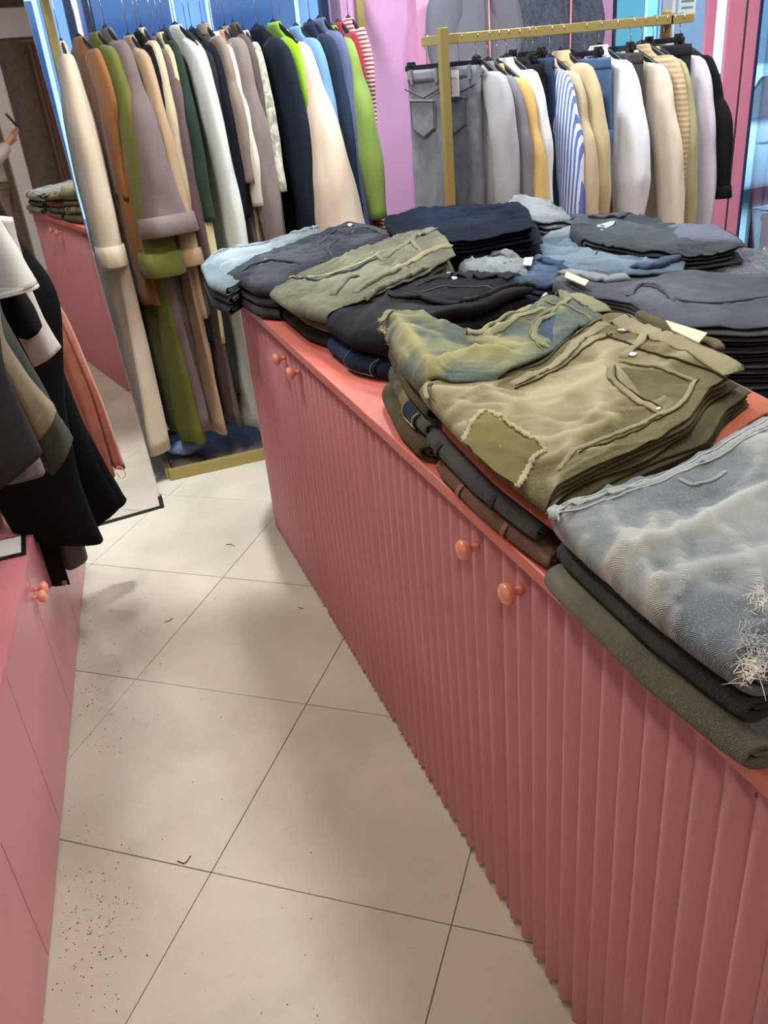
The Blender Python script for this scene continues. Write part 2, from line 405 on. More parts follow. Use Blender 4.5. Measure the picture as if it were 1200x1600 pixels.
# ---- outside
m_pave = plain('pavement', '#9aa6a8', .9, var=.15, vscale=5, bump=.4, bscale=14)
tag(MB().box((-14, SY+.12, -.4), (30, 40, -.25)).build('street_ground', m_pave), 'pale stone paving of the street outside', 'street', kind='structure')
rr = random.Random(3)
def facade(name, x0, x1, y, hgt, mat, label, nx, nz, wmat, sill=.9):
    t = thing(name, ((x0+x1)/2, y, -.25), label, 'building')
    MB().box((x0, y, -.25), (x1, y+4, hgt)).build('wall', mat, t)
    sw = (x1-x0)/nx; sh = hgt/nz
    for i in range(nx):
        for j in range(nz):
            a0 = x0+sw*(i+.16); a1 = x0+sw*(i+.84); z0 = sh*j+(sill if j else .15)*sh/3; z1 = sh*(j+.86)
            fr = MB().box((a0-.06, y-.05, z0-.06), (a1+.06, y-.01, z1+.06)).build('window_frame', m_white, t)
            MB().box((a0, y-.07, z0), (a1, y-.05, z1)).build('window_pane', wmat, fr)
m_fw = plain('far_window_glass', '#2f5a78', .08, spec=.8)
facade('shop_building', -9, 5.5, 12.5, 9, plain('far_wall_blue', '#8496b8', .8), 'blue-grey building across the street behind the back clothes rack', 9, 3, plain('far_window_navy', '#3a4c74', .1))
facade('shop_building', 5.7, 9.0, 12.0, 9, plain('far_wall_teal', '#8fc4c2', .8), 'teal shop building across the street behind the parked car', 2, 3, plain('far_window_teal', '#3d7f86', .1))
facade('shop_building', 9.2, 22, 13.0, 9, plain('far_wall_pale', '#c4d8e0', .8), 'pale building across the street seen past the pink door posts', 7, 3, m_fw)

def car(x, y, rot, label):
    t = thing('parked_car', (x, y, -.25), label, 'car', rotz=rot)
    mp = plain('car_paint', '#b9cbd6', .25, var=.01, coat=.6); mg = plain('car_glass', '#22343c', .05, spec=.9); mt = plain('tyre_rubber', '#15171a', .8)
    L, W = 4.4, 1.78
    # lower body and cabin as lofted cross sections along length
    def loft(st, name, mat, n=20, pw=4.):
        V = []
        for (xx, z0, z1, hw) in st:
            for k in range(n):
                a = 2*math.pi*k/n; ca, sa = math.cos(a), math.sin(a)
                V.append((xx, hw*abs(ca)**(2/pw)*np.sign(ca), (z0+z1)/2+(z1-z0)/2*abs(sa)**(2/pw)*np.sign(sa)))
        F = grid_faces(len(st), n).tolist()+[list(range(n))[::-1], [(len(st)-1)*n+k for k in range(n)]]
        V = np.array(V); c, s = math.cos(rot), math.sin(rot)
        return mesh_obj(name, V, F, mat, t, world=False)
    loft([(-2.2, .35, .62, .70), (-2.1, .26, .80, .84), (-1.5, .2, .93, .89), (-.6, .19, .97, .89), (.6, .19, .99, .89), (1.5, .2, 1.02, .89), (2.05, .25, .98, .84), (2.18, .4, .8, .72)], 'body', mp)
    loft([(-1.05, .9, .97, .74), (-.35, .9, 1.38, .66), (0, .9, 1.45, .64), (.9, .9, 1.46, .63), (1.5, .9, 1.36, .64), (2.0, .9, 1.02, .70)], 'cabin', mp)
    for sg in (-1, 1):
        for (a, b2) in (((-.78, -.25), (-.18, .62)), ((.68, 1.45), (.68, 1.45))):
            pass
        for name, quad in (('side_window', [(-.75, 1.0), (-.25, 1.36), (.28, 1.40), (.28, 1.0)]), ('side_window', [(.36, 1.0), (.36, 1.40), (1.05, 1.39), (1.55, 1.03)])):
            V = [(px, sg*(.735 if pz2 < 1.1 else .655), pz2) for px, pz2 in quad]+[(px, sg*(.60), pz2) for px, pz2 in quad]
            mesh_obj(name, V, [(0, 1, 2, 3), (7, 6, 5, 4), (0, 4, 5, 1), (1, 5, 6, 2), (2, 6, 7, 3), (3, 7, 4, 0)], mg, t, smooth=False, world=False)
        for wx in (-1.38, 1.36):
            wh = MB().lathe([(.2, -.1), (.31, -.1), (.335, -.06), (.335, .06), (.31, .1), (.2, .1)], (wx, sg*.82, .31), (0, 1, 0), 24).build('wheel', mt, t, True, world=False)
            MB().lathe([(.02, 0), (.19, .01), (.2, .0)], (wx, sg*(.93), .31), (0, sg, 0), 20).build('hubcap', mk, wh, True, world=False)
        MB().box((-.95, sg*.86-.07, .98), (-.78, sg*.86+.07, 1.10), .02).build('wing_mirror', mp, t, world=False)
        MB().box((-.05, sg*.885-.012, .80), (.13, sg*.885+.012, .83), .004).build('door_handle', mk, t, world=False)
    # windscreen
    V = [(-.98, -.66, 1.0), (-.98, .66, 1.0), (-.36, .57, 1.38), (-.36, -.57, 1.38)]; V += [(p[0]-.03, p[1], p[2]+.03) for p in V]
    mesh_obj('windscreen', V, [(0, 1, 2, 3), (7, 6, 5, 4), (0, 4, 5, 1), (1, 5, 6, 2), (2, 6, 7, 3), (3, 7, 4, 0)], mg, t, smooth=False, world=False)
    for sg in (-1, 1):
        MB().box((-2.17, sg*.6-.16, .62), (-2.02, sg*.6+.16, .76), .03).build('headlamp', m_white, t, world=False)
    return t
car(7.7, 8.7, 0.03, 'silver-blue parked car on the street behind the pink door posts')

# glass display shelf by the right window
gx = 3.93
t = thing('display_cabinet', (gx+.35, SY-.2, 0), 'clear glass display cabinet with shelves beside the pink door posts', 'cabinet')
mgc = glassmat('clear_glass', (.90, .98, 1.))
for zz in (.30, .62, .98, 1.34, 1.7):
    MB().box((gx, SY-.38, zz), (gx+.7, SY-.04, zz+.008)).build('glass_shelf', mgc, t)
for xx in (gx, gx+.695):
    MB().box((xx, SY-.38, 0), (xx+.006, SY-.04, 1.9)).build('glass_side', mgc, t)
    for zz in (.30, .62, .98, 1.34, 1.7):
        MB().lathe([(.008, 0), (.008, .03)], (xx+.003, SY-.30, zz-.008), (0, -1, 0), 10).build('shelf_clip', mk, t)
MB().box((gx, SY-.38, 0), (gx+.7, SY-.04, .08)).build('plinth', m_white, t)
t = thing('white_box', (gx+.2, SY-.2, .62), 'plain white box standing on a glass shelf', 'box')
MB().box((gx+.06, SY-.32, .308), (gx+.36, SY-.1, .56), .004).build('carton', m_white, t)
MB().box((gx+.055, SY-.325, .545), (gx+.365, SY-.095, .585), .004).build('lid', m_white, t)
t = thing('figurine', (gx+.18, SY-.22, .99), 'small white bust figurine on a teal block on the glass shelf', 'figurine')
MB().lathe([(.045, 0), (.045, .09), (.04, .1)], (gx+.18, SY-.22, .99), n=4).build('block', plain('teal_block', '#5fb0ac', .5), t)
MB().lathe([(.035, 0), (.04, .03), (.045, .05), (.02, .075), (.018, .09), (.03, .105), (.036, .13), (.03, .16), (.008, .175)], (gx+.18, SY-.22, 1.09), n=14).build('bust', m_white, t, True)

# ---- mirror leaning at the end of the aisle
MTH = math.radians(6.2); mt_ = np.array([math.cos(MTH), math.sin(MTH)]); mn_ = np.array([math.sin(MTH), -math.cos(MTH)])
MP = np.array([.154, 3.362])
def mpt(u, dd, z, lean=0.): p = MP+mt_*u+mn_*dd; return (p[0], p[1], z)
m_mir, nt_, b_ = newmat('mirror_silver'); b_.inputs['Metallic'].default_value = 1; b_.inputs['Roughness'].default_value = .015; b_.inputs['Base Color'].default_value = (.80, .80, .80, 1)
m_blk = plain('black_plastic', '#101012', .45)
t = thing('mirror', mpt(-.4, 0, 0), 'tall frameless standing mirror with black foot strip beside the back rack', 'mirror')
def slab(u0, u1, d0, d1, z0, z1, lf=.0, bev=0):
    # lf: sideways lean per metre of height
    V = [mpt(u-lf*z, dd, z) for z in (z0, z1) for dd in (d0, d1) for u in (u0, u1)]
    return V, [(0, 2, 3, 1), (4, 5, 7, 6), (0, 1, 5, 4), (2, 6, 7, 3), (0, 4, 6, 2), (1, 3, 7, 5)]
LF = .035
V, F = slab(-.86, -.003, -.001, 0, .012, 2.05, LF); mesh_obj('mirror_glass', V, F, m_mir, t, smooth=False)
V, F = slab(-.003, 0, -.02, .0005, .012, 2.05, LF); mesh_obj('edge_strip', V, F, plain('mirror_edge', '#cfd6da', .15, metal=.9), t, smooth=False)
V, F = slab(-.86, 0, -.02, -.0015, .012, 2.05, LF); mesh_obj('back_board', V, F, m_blk, t, smooth=False)
V, F = slab(-.86, .004, -.022, .003, 0, .012, 0); mesh_obj('foot_strip', V, F, m_blk, t, smooth=False)
V, F = slab(-.012, .005, -.03, .004, 0, .055, 0); mesh_obj('corner_guard', V, F, m_blk, t, smooth=False)

# ---- counter island
CX, CZ, CY0, CY1, CD = .5346, .930, .425, 2.935, 1.86
m_top = plain('salmon_laminate', '#cf766c', .35, var=.03, vscale=3)
m_flute = plain('dusty_red_paint', '#c98e96', .33, var=.04, vscale=3, spec=.5)
m_knob = plain('salmon_ceramic', '#ec9a86', .18, var=.02, coat=.4)
tag(MB().box((CX-.012, CY0-.01, CZ-.024), (CD, CY1+.012, CZ), .0025).build('worktop', m_top), 'long salmon-red worktop carrying all the folded jeans', 'worktop')
def fluted(y0, y1, z0, z1, mat, parent, name='door'):
    """corrugated door sheet, waves stand toward the aisle"""
    pitch, amp, xb = .0462, .0105, CX+.0120
    n = int((y1-y0)/pitch*14)+1; y = np.linspace(y0, y1, n)
    w = np.cos((y-y0)/pitch*2*np.pi); x = xb-amp*w
    edge = np.minimum(y-y0, y1-y)
    x = np.where(edge < .004, xb, x)
    V = []; zs = [z0, z0+.002, z1-.002, z1]; off = [.0015, 0, 0, .0015]
    for zz, oo in zip(zs, off): V += [(a+oo, b, zz) for a, b in zip(x, y)]
    nb = len(V)
    V += [(CX+.026, b, z0) for b in y]+[(CX+.026, b, z1) for b in y]
    F = grid_faces(4, n, False).tolist()
    F += [(k, k+1, nb+k+1, nb+k) for k in range(n-1)]+[(3*n+k, nb+n+k, nb+n+k+1, 3*n+k+1) for k in range(n-1)]+[(nb+k, nb+k+1, nb+n+k+1, nb+n+k) for k in range(n-1)]
    for k in (0, n-1): F.append([k, n+k, 2*n+k, 3*n+k, nb+n+k, nb+k])
    o = mesh_obj(name, V, F, mat, parent)
    bm = bmesh.new(); bm.from_mesh(o.data); bmesh.ops.recalc_face_normals(bm, faces=bm.faces[:])
    for e in bm.edges:
        if len(e.link_faces) == 2 and e.calc_face_angle() > .8: e.smooth = False
    bm.to_mesh(o.data); bm.free()
    return o
KNOBP = [(.006, 0), (.0065, .008), (.007, .014), (.012, .018), (.0165, .023), (.0185, .029), (.0175, .034), (.012, .038), (.004, .0395)]
def knob(y, z, parent, x=CX, d=(-1, 0, 0), s=1.):
    return MB().lathe([(a*s, b*s) for a, b in KNOBP], (x, y, z), d, 24).build('knob', m_knob, parent, True)
units = [(CY0, 1.655, 1.042, 'corrugated dusty-red cabinet with a screw hole, at the worktop end with ripped jeans'),
         (1.655, CY1, 2.275, 'corrugated dusty-red cabinet at the worktop end facing the clothes rack and mirror')]
for (y0, y1, ym, lb) in units:
    t = thing('counter_cabinet', (CX+.6, (y0+y1)/2, 0), lb, 'cabinet', 'corrugated cabinets under the worktop')
    MB().box((CX+.028, y0+.001, .03), (CD-.02, y1-.001, CZ-.0245)).build('body', m_flute, t)
    MB().box((CX+.031, y0+.001, 0), (CD-.06, y1-.001, .03)).build('plinth', m_pinkd, t)  # coloured dark to paint in the shaded gap below the doors
    for (a, b2, ky) in ((y0+.002, ym-.002, ym-.075), (ym+.002, y1-.002, ym+.075)):
        dr = fluted(a, b2, .011, CZ-.028, m_flute, t)
        knob(ky, .852, dr, CX+.004)
    if y0 == CY0:
        MB().lathe([(.0042, 0), (.0042, .0015), (.002, .002)], (CX+.0075, CY0+.055, .875), (-1, 0, 0), 10).build('screw_hole', m_pinkd, t)  # dark disc, its colour stands in for the shade inside a hole
MB().build
# side cover at far end
# ---- low cabinets on the left
LA, LB = np.array([-.178, 3.10]), np.array([-.43, .78]); LTn = (LA-LB)/np.linalg.norm(LA-LB); LNn = np.array([LTn[1], -LTn[0]])
LH = .492
m_lp = plain('pink_gloss_paint', '#cc868e', .30, var=.02, vscale=3)
m_ltop = plain('pink_top', '#cf7f84', .35, var=.02)
def lp_(y, dd, z):
    """point on left cabinet: y = world Y along the front line, dd = out into the aisle"""
    k = (y-LB[1])/LTn[1]; p = LB+LTn*k+LNn*dd; return (p[0], p[1], z)
def lbox(y0, y1, d0, d1, z0, z1, bev=.0015):
    V = [lp_(y, d, z) for z in (z0, z1) for d in (d0, d1) for y in (y0, y1)]
    return V, [(0, 2, 3, 1), (4, 5, 7, 6), (0, 1, 5, 4), (2, 6, 7, 3), (0, 4, 6, 2), (1, 3, 7, 5)]
def lmesh(name, args, mat, parent):
    mb = MB(); mb.add(*lbox(*args)); return mb.build(name, mat, parent)
seams = [(.84, 1.352, 1.715, 'low pink cabinet without knobs below the charcoal denim jacket'), (1.715, 2.148, 2.56, 'low pink cabinet with two knobs below the black coat strap'),
         (2.56, 2.83, 3.08, 'low pink cabinet next to the standing mirror')]
lt = MB(); lt.add(*lbox(.82, 3.09, -.50, .004, LH-.02, LH)); tag(lt.build('cabinet_top', m_ltop), 'pink top board running over the low cabinets', 'worktop')
for (a, mm_, b2, lb) in seams:
    p = lp_((a+b2)/2, -.2, 0)
    t = thing('low_cabinet', p, lb, 'cabinet', 'low pink cabinets along the aisle')
    lmesh('body', (a+.001, b2-.001, -.48, -.019, .0, LH-.0205), m_lp, t)
    for (c0, c1, ky) in ((a+.0015, mm_-.0015, mm_-.022), (mm_+.0015, b2-.0015, mm_+.022)):
        dr = lmesh('door', (c0, c1, -.018, 0, .006, LH-.022), m_lp, t)
        if b2 == 2.56:
            kp = lp_(ky, 0, .412)
            MB().lathe([(x*.95, y*.95) for x, y in KNOBP], kp, (LNn[0], LNn[1], 0), 20).build('knob', m_knob, dr, True)
# small things on top of the low cabinet
m_paper = plain('white_paper', '#e6e4df', .6)
q = onz(8, 862, LH)
t = thing('price_card', (q[0], q[1], LH), 'black edged white price card lying on the low pink cabinet', 'card')
MB().box((q[0]-.16, q[1]-.05, LH), (q[0]+.055, q[1]+.07, LH+.006)).build('card_back', m_blk, t)
MB().box((q[0]-.15, q[1]-.04, LH+.006), (q[0]+.043, q[1]+.06, LH+.008)).build('card_face', m_paper, t)
q = onz(0, 850, LH)
t = thing('paper_cup', (q[0]-.02, q[1]+.12, LH), 'small white cup standing behind the price card', 'cup')
MB().lathe([(.028, 0), (.03, .002), (.036, .085), (.038, .088), (.036, .09), (.033, .086), (.027, .006), (.002, .005)], (q[0]-.02, q[1]+.12, LH), n=20).build('cup_wall', m_paper, t, True)
# ------------------------------------------------------------------ folded jeans
def resample(P, n):
    P = np.asarray(P, float); d = np.r_[0, np.cumsum(np.linalg.norm(np.diff(P, axis=0), axis=1))]
    t = np.linspace(0, d[-1], n)
    Q = np.stack([np.interp(t, d, P[:, k]) for k in range(P.shape[1])], 1)
    for _ in range(max(1, n//14)):       # soften corners, ends stay
        Q[1:-1] = (Q[:-2]+2*Q[1:-1]+Q[2:])/4
    return Q
class Patch:
    """footprint of a folded garment as a Coons patch; s: 0 = folded front, 1 = back; t: 0 = near side, 1 = far side.
    Corner order of the given photo outline: near-front, far-front, far-back, near-back."""
    def __init__(self, front, back, near, far, zc):
        # px polylines; zc = heights of nf, ff, fb, nb
        nf, ff, fb, nb = zc
        def w(px, z0, z1):
            n = len(px); return np.array([onz(x, y, z0+(z1-z0)*k/max(1, n-1))[:2] for k, (x, y) in enumerate(px)])
        self.init_world(w(front, nf, ff), w(back, nb, fb), w(near, nf, nb), w(far, ff, fb), zc)
    def init_world(self, f, b, n, fa, zc):
        n = n.copy(); fa = fa.copy(); n[0] = f[0]; fa[0] = f[-1]; n[-1] = b[0]; fa[-1] = b[-1]
        self.K = 60
        self.f, self.b, self.n, self.fa = [resample(p, self.K) for p in (f, b, n, fa)]
        self.zc = zc
        self.L = float(np.linalg.norm(self.f.mean(0)-self.b.mean(0))); self.W = float(np.linalg.norm(self.n.mean(0)-self.fa.mean(0)))
    def _c(self, A, u):
        u = np.clip(u, 0, 1)*(self.K-1); i = np.minimum(u.astype(int), self.K-2); fr = (u-i)[..., None]
        return A[i]*(1-fr)+A[i+1]*fr
    def xy(self, s, t):
        s = np.asarray(s, float); t = np.asarray(t, float); s, t = np.broadcast_arrays(s, t)
        sc = np.clip(s, 0, 1); tcl = np.clip(t, 0, 1)
        F, B, Nn, Fa = self._c(self.f, tcl), self._c(self.b, tcl), self._c(self.n, sc), self._c(self.fa, sc)
        S, T = sc[..., None], tcl[..., None]
        P = (1-S)*F+S*B+(1-T)*Nn+T*Fa-((1-S)*(1-T)*self.f[0]+(1-S)*T*self.f[-1]+S*(1-T)*self.b[0]+S*T*self.b[-1])
        ds = (self.b.mean(0)-self.f.mean(0)); dt = self.fa.mean(0)-self.n.mean(0)
        return P+(s-sc)[..., None]*ds+(t-tcl)[..., None]*dt
    def ztop(self, s, t):
        nf, ff, fb, nb = self.zc; s = np.clip(s, 0, 1); t = np.clip(t, 0, 1)
        return (1-s)*((1-t)*nf+t*ff)+s*((1-t)*nb+t*fb)

class Jeans:
    def __init__(self, patch, h0, h1, seed, amp=.006, off=(0, 0), shrink=(0, 0, 0, 0), base=CZ, wr=1., gapn=0., rest=None):
        """h0,h1: fractions of stack height; shrink: (front, back, near, far) insets"""
        self.p = patch; self.h0, self.h1, self.seed, self.amp, self.off, self.base = h0, h1, seed, amp, off, base
        self.sh = shrink; self.wr = wr; self.gapn = gapn; self.cr = []
    def disp(self, x, y, hh):
        sd = self.seed
        a = fbm(x*7, y*7, seed=sd, o=3)
        wv = fbm(x*5+3, y*5, seed=sd+5, o=2)
        th = (sd*1.7) % 3.1
        r1 = np.abs(np.sin((x*math.cos(th)+y*math.sin(th))*26+wv*7))
        r2 = np.abs(np.sin((x*math.cos(th+1.2)+y*math.sin(th+1.2))*17+wv*9+1))
        mask = np.clip(fbm(x*4, y*4, seed=sd+9, o=2)*1.8+.35, 0, 1)
        wx, wy = x+.05*wv, y+.05*fbm(x*6, y*6+9, seed=sd+3, o=2)
        ct, st_ = math.cos(th+.4), math.sin(th+.4); u, v = wx*ct+wy*st_, -wx*st_+wy*ct
        k1 = (1-np.abs(vnoise(u*8, v*22, seed=sd+21)))**5; k2 = (1-np.abs(vnoise(u*26, v*9, seed=sd+22)))**5
        k3 = (1-np.abs(vnoise(u*22, v*46, seed=sd+23)))**4
        m2 = np.clip(fbm(x*5+7, y*5, seed=sd+31, o=2)*2+.5, 0, 1)
        return self.amp*(a*.9+self.wr*(mask*((1-r1)**3*.5+(1-r2)**2*.4)+k1*.75*m2+k2*.5*(1-m2)+k3*.22)-.5)
    def pos(self, s, t, hh):
        """hh 0 bottom .. 1 top of this garment"""
        f0, b0, n0, a0 = self.sh
        S = f0+s*(1-f0-b0); T = n0+t*(1-n0-a0)
        xy = self.p.xy(S, T)
        x, y = xy[..., 0]+self.off[0], xy[..., 1]+self.off[1]
        zt = self.p.ztop(S, T)-self.base
        g = self.h0+(self.h1-self.h0)*hh
        d = self.disp(x, y, hh)*np.clip((1-S)*9, .3, 1)
        for (Q, hgt, wd) in self.cr:        # creases seen in the photo
            dd = np.full(x.shape, 9.); 
            for k in range(len(Q)-1):
                a, b = Q[k], Q[k+1]; ab = b-a; tt = np.clip(((x-a[0])*ab[0]+(y-a[1])*ab[1])/(ab@ab+1e-12), 0, 1)
                dd = np.minimum(dd, np.hypot(x-a[0]-tt*ab[0], y-a[1]-tt*ab[1])+.25*wd*np.abs(2*(k+tt)/(len(Q)-1)-1)**3)
            d = d+hgt*np.exp(-(dd/wd)**2)
        lift = self.gapn*np.clip(1-T*2.2, 0, 1)**2*np.clip(hh*2-1, 0, 1)*np.sin(np.clip(S, 0, 1)*math.pi)
        z = self.base+.0015+zt*g+d*np.clip(hh, 0, 1)**1.5*(.4+.6*self.h1)+lift
        z = np.maximum(z, self.base+.0012)
        return np.stack([x, y, z], -1), d
    def sheet(self, c0, c1, tau, sback, nt, na, jit, sd, s_in=0.):
        """one leg: a sheet folded in a U around the front; c0/c1 centre heights of lower / upper run"""
        L = self.p.L; Hp = float(np.mean(self.p.zc)-self.base)*(self.h1-self.h0)
        r = (c1-c0)/2; rs = r*Hp*1.15/L; ts = tau*Hp*1.15/L
        s0 = s_in+rs+ts
        ns = int(na*.42); nn = na-2*ns
        top = np.linspace(sback, s0, ns)**1.0; ang = np.linspace(math.pi/2, 3*math.pi/2, nn+2)[1:-1]
        cs = np.r_[top, s0+rs*np.cos(ang), top[::-1]]
        ch = np.r_[np.full(ns, c1), (c0+c1)/2+r*np.sin(ang), np.full(ns, c0)]
        nx = np.r_[np.zeros(ns), np.cos(ang), np.zeros(ns)]; nh = np.r_[np.ones(ns), np.sin(ang), -np.ones(ns)]
        u = np.linspace(0, 1, nt); t = .5-.5*np.cos(np.pi*u); t = .35*u+.65*t
        e = np.sqrt(np.clip(1-np.abs(2*t-1)**(10), 0, 1))
        tn = jit*vnoise(cs*5, 0., seed=sd)[:, None]; tf = jit*vnoise(cs*5, 7., seed=sd)[:, None]
        T = tn+(1-tf-tn)*t[None, :]
        endt = np.ones(len(cs)); endt[0] = endt[-1] = .45; endt[1] = endt[-2] = .85
        def side(sg):
            k = sg*e[None, :]*endt[:, None]
            return (cs[:, None]+nx[:, None]*ts*k, T, ch[:, None]+nh[:, None]*tau*k)
        o, i = side(1), side(-1)
        S = np.concatenate([o[0], i[0][:, ::-1][:, 1:-1]], 1); TT_ = np.concatenate([o[1]*np.ones_like(o[0]), (i[1]*np.ones_like(i[0]))[:, ::-1][:, 1:-1]], 1); H = np.concatenate([o[2], i[2][:, ::-1][:, 1:-1]], 1)
        P, d = self.pos(S, TT_, H)
        nr, nc = S.shape
        F = grid_faces(nr, nc).tolist()
        F.append(list(range(nc))[::-1]); F.append([(nr-1)*nc+k for k in range(nc)])
        wash = .42*np.exp(-((S-.42)/.26)**2-((TT_-.52)/.30)**2)-.22*(np.abs(2*TT_-1)**6)-.12*(S > .8)     # thigh fade of the wash
        return P.reshape(-1, 3), F, (d/(self.amp+1e-9)).reshape(-1)*.5+.30+wash.reshape(-1)
    def crease(self, lines, z):
        for (px, hgt, wd) in lines:
            self.cr.append((resample(np.array([onz(x, y, z)[:2] for x, y in px]), 7), hgt, wd))
    def build(self, name, mat, label, group, hi=False, trims=True):
        c = self.pos(np.array(.5), np.array(.5), np.array(0.))[0]
        self.t = thing(name, (float(c[0]), float(c[1]), float(c[2])), label, 'jeans', group)
        nt, na = (24, 40)
        sd = self.seed
        for (c0, c1, tau, sb, si, k) in ((.125, .875, .125, 1., 0., 0), (.375, .625, .12, .97, .035, 1)):
            if hi and k == 0: nt, na = 84, 140
            else: nt, na = 30, 48
            V, F, at = self.sheet(c0, c1, tau, sb-.05*((sd*7+k*3) % 5)/5, nt, na, .022, sd*3+k, si)
            mesh_obj('leg', V, F, mat, self.t, attr=at)
        self._grid = None
        return self
    # -------- details laid on the upper surface
    def g(self):
        if self._grid is None:
            s = np.linspace(-.02, 1, 170); t = np.linspace(0, 1, 150); S, T = np.meshgrid(s, t, indexing='ij')
            P, _ = self.pos(S, T, np.ones_like(S)); self._grid = (S, T, P, proj(P))
        return self._grid
    def st(self, px):
        S, T, P, Q = self.g(); out = []
        for p in px:
            k = np.argmin(((Q-np.array(p))**2).sum(-1)); i, j = np.unravel_index(k, S.shape); out.append((S[i, j], T[i, j]))
        return np.array(out)
    def at(self, s, t, up=0.):
        h = .006
        hf = lambda q: .875+.125*np.sqrt(np.clip(1-np.abs(2*np.clip(q, 0, 1)-1)**10, 0, 1))
        P, _ = self.pos(s, t, hf(t)); A, _ = self.pos(s+h, t, hf(t)); B, _ = self.pos(s, t+h, hf(t+h))
        n = np.cross(A-P, B-P); n /= np.linalg.norm(n, axis=-1)[..., None]+1e-12; n = np.where(n[..., 2:3] < 0, -n, n)
        return P+n*up, n
    def ribbon(self, name, px, w, hgt, mat, parent=None, n=40, st=None, wave=0., base=-.001):
        if name == 'stitching': hgt = hgt*.82
        q = resample(self.st(px) if st is None else np.asarray(st, float), n)
        P, nn = self.at(q[:, 0], q[:, 1])
        for _ in range(2): P[1:-1] = (P[:-2]+2*P[1:-1]+P[2:])/4
        T = np.gradient(P, axis=0); T /= np.linalg.norm(T, axis=1)[:, None]+1e-12
        B = np.cross(nn, T); B /= np.linalg.norm(B, axis=1)[:, None]+1e-12
        prof = [(-.5, base), (-.5, hgt*.7), (-.4, hgt), (0, hgt*1.08), (.4, hgt), (.5, hgt*.7), (.5, base)]
        ww = np.broadcast_to(np.asarray(w, float), (n,)) if not wave else w*(1+wave*np.array([random.Random(k*7+self.seed).uniform(-1, 1) for k in range(n)]))
        uu = np.linspace(0, 1, n); tp = np.clip(np.minimum(uu, 1-uu)*9, 0, 1)**.6
        if name in ('stitching',): tp = np.ones(n)
        V = np.stack([P+B*(a*ww)[:, None]+nn*(b*tp if b > 0 else b*np.ones(n))[:, None] for a, b in prof], 1)
        nc = len(prof); F = grid_faces(n, nc).tolist()+[list(range(nc))[::-1], [(n-1)*nc+k for k in range(nc)]]
        return mesh_obj(name, V.reshape(-1, 3), F, mat, parent or self.t, attr=np.full(n*nc, .45))
    def panel(self, name, quad, mat, hgt=.003, n=14, parent=None):
        """raised piece between four photo corners"""
        q = self.st(quad); u = np.linspace(0, 1, n); U, Vv = np.meshgrid(u, u, indexing='ij')
        st = ((1-U)*(1-Vv))[..., None]*q[0]+(U*(1-Vv))[..., None]*q[1]+(U*Vv)[..., None]*q[2]+((1-U)*Vv)[..., None]*q[3]
        P, nn = self.at(st[..., 0], st[..., 1])
        ed = np.minimum(np.minimum(U, 1-U), np.minimum(Vv, 1-Vv)); up = hgt*np.clip(ed*n*.9+.1, 0, 1)
        top = P+nn*up[..., None]; F = grid_faces(n, n, False).tolist()
        return mesh_obj(name, top.reshape(-1, 3), F, mat, parent or self.t, attr=np.full(n*n, .4))
    def button(self, px, r, mat, parent=None, name='button'):
        q = self.st([px]); P, nn = self.at(q[:, 0], q[:, 1], .002)
        return MB().lathe([(r*.9, -.004), (r, 0), (r, .0025), (r*.82, .0035), (r*.75, .0022), (r*.3, .0022), (r*.22, .0032), (0, .0034)], P[0], nn[0], 20).build(name, mat, parent or self.t, True)
    def loop(self, px, w, mat): return self.ribbon('belt_loop', px, w, .004, mat, n=12)

def world_tag(j, name, quad, mat, z):
    P = [onz(x, y, z) for x, y in quad]; P2 = [p+np.array([0, 0, -.003]) for p in P]
    return mesh_obj(name, P+P2, [(0, 1, 2, 3), (7, 6, 5, 4), (0, 4, 5, 1), (1, 5, 6, 2), (2, 6, 7, 3), (3, 7, 4, 0)], mat, j.t, smooth=False)
G_J = 'folded jeans stacked on the salmon worktop'
DEN = {}
def den(k, c, c2, fade=.5, fadec=None, **kw):
    kw.setdefault('speck', .14); kw.setdefault('flat', True)
    DEN[k] = cloth('denim_'+k, c, c2, fade=fade, fadec=fadec, **kw); return DEN[k]
den('greyblue', '#80888c', '#4f5964', .9, '#b6bab6', scale=5, contrast=.55, twill=110, weave=1.4, twcol=.35, speck=.12)
den('greydark', '#3c4145', '#292d31', .45, '#5d6266', twill=110)
den('greygreen', '#6d7069', '#4c4f4a', .4, '#8c8f88', twill=110)
den('olive', '#6a6545', '#423f2a', .95, '#9d987a', scale=6, contrast=.6)
den('olivedark', '#57543a', '#3d3b2a', .5, '#7d7a58')
den('rust', '#b9694c', '#a05640', .4, '#cf8260')
den('brown', '#6f5344', '#543d33', .5, '#8c6d58')
den('greywash', '#4e5154', '#383b3f', .5, '#7b7f82')
den('oliveblue', '#5c6657', '#333f4a', .95, '#8f8d62', scale=4.5, contrast=.7)
den('black', '#1d1e22', '#111215', .45, '#3a3c42')
den('charcoal', '#303238', '#1f2125', .55, '#55585f')
den('navy', '#1c2a42', '#101a2c', .4, '#33486a', twill=60)
den('navydeep', '#0e1626', '#070b14', .6, '#1b2a45')
den('olivegrey', '#656653', '#47483b', .6, '#8b8b74')
den('lightblue', '#626e73', '#434e54', .7, '#858f91')
den('midblue', '#4c5d6c', '#344452', .7, '#728491', scale=5)
den('palegrey', '#6f7579', '#4f565b', .6, '#8f9597')
den('grey', '#494d54', '#363a40', .5, '#686d74')
den('lav', '#5c6172', '#4c5160', .3, '#71768a')
den('darkblue', '#2c3c52', '#1d2838', .6, '#516983')
den('blackglitter', '#141518', '#0d0e10', .2, '#2a2c30')
m_st_d = plain('dark_thread', '#4a452d', .9); m_st_l = plain('pale_thread', '#c9c3a4', .9); m_st_o = plain('tan_thread', '#8d7f57', .9); m_st_w = plain('white_thread', '#dcdcd4', .95)
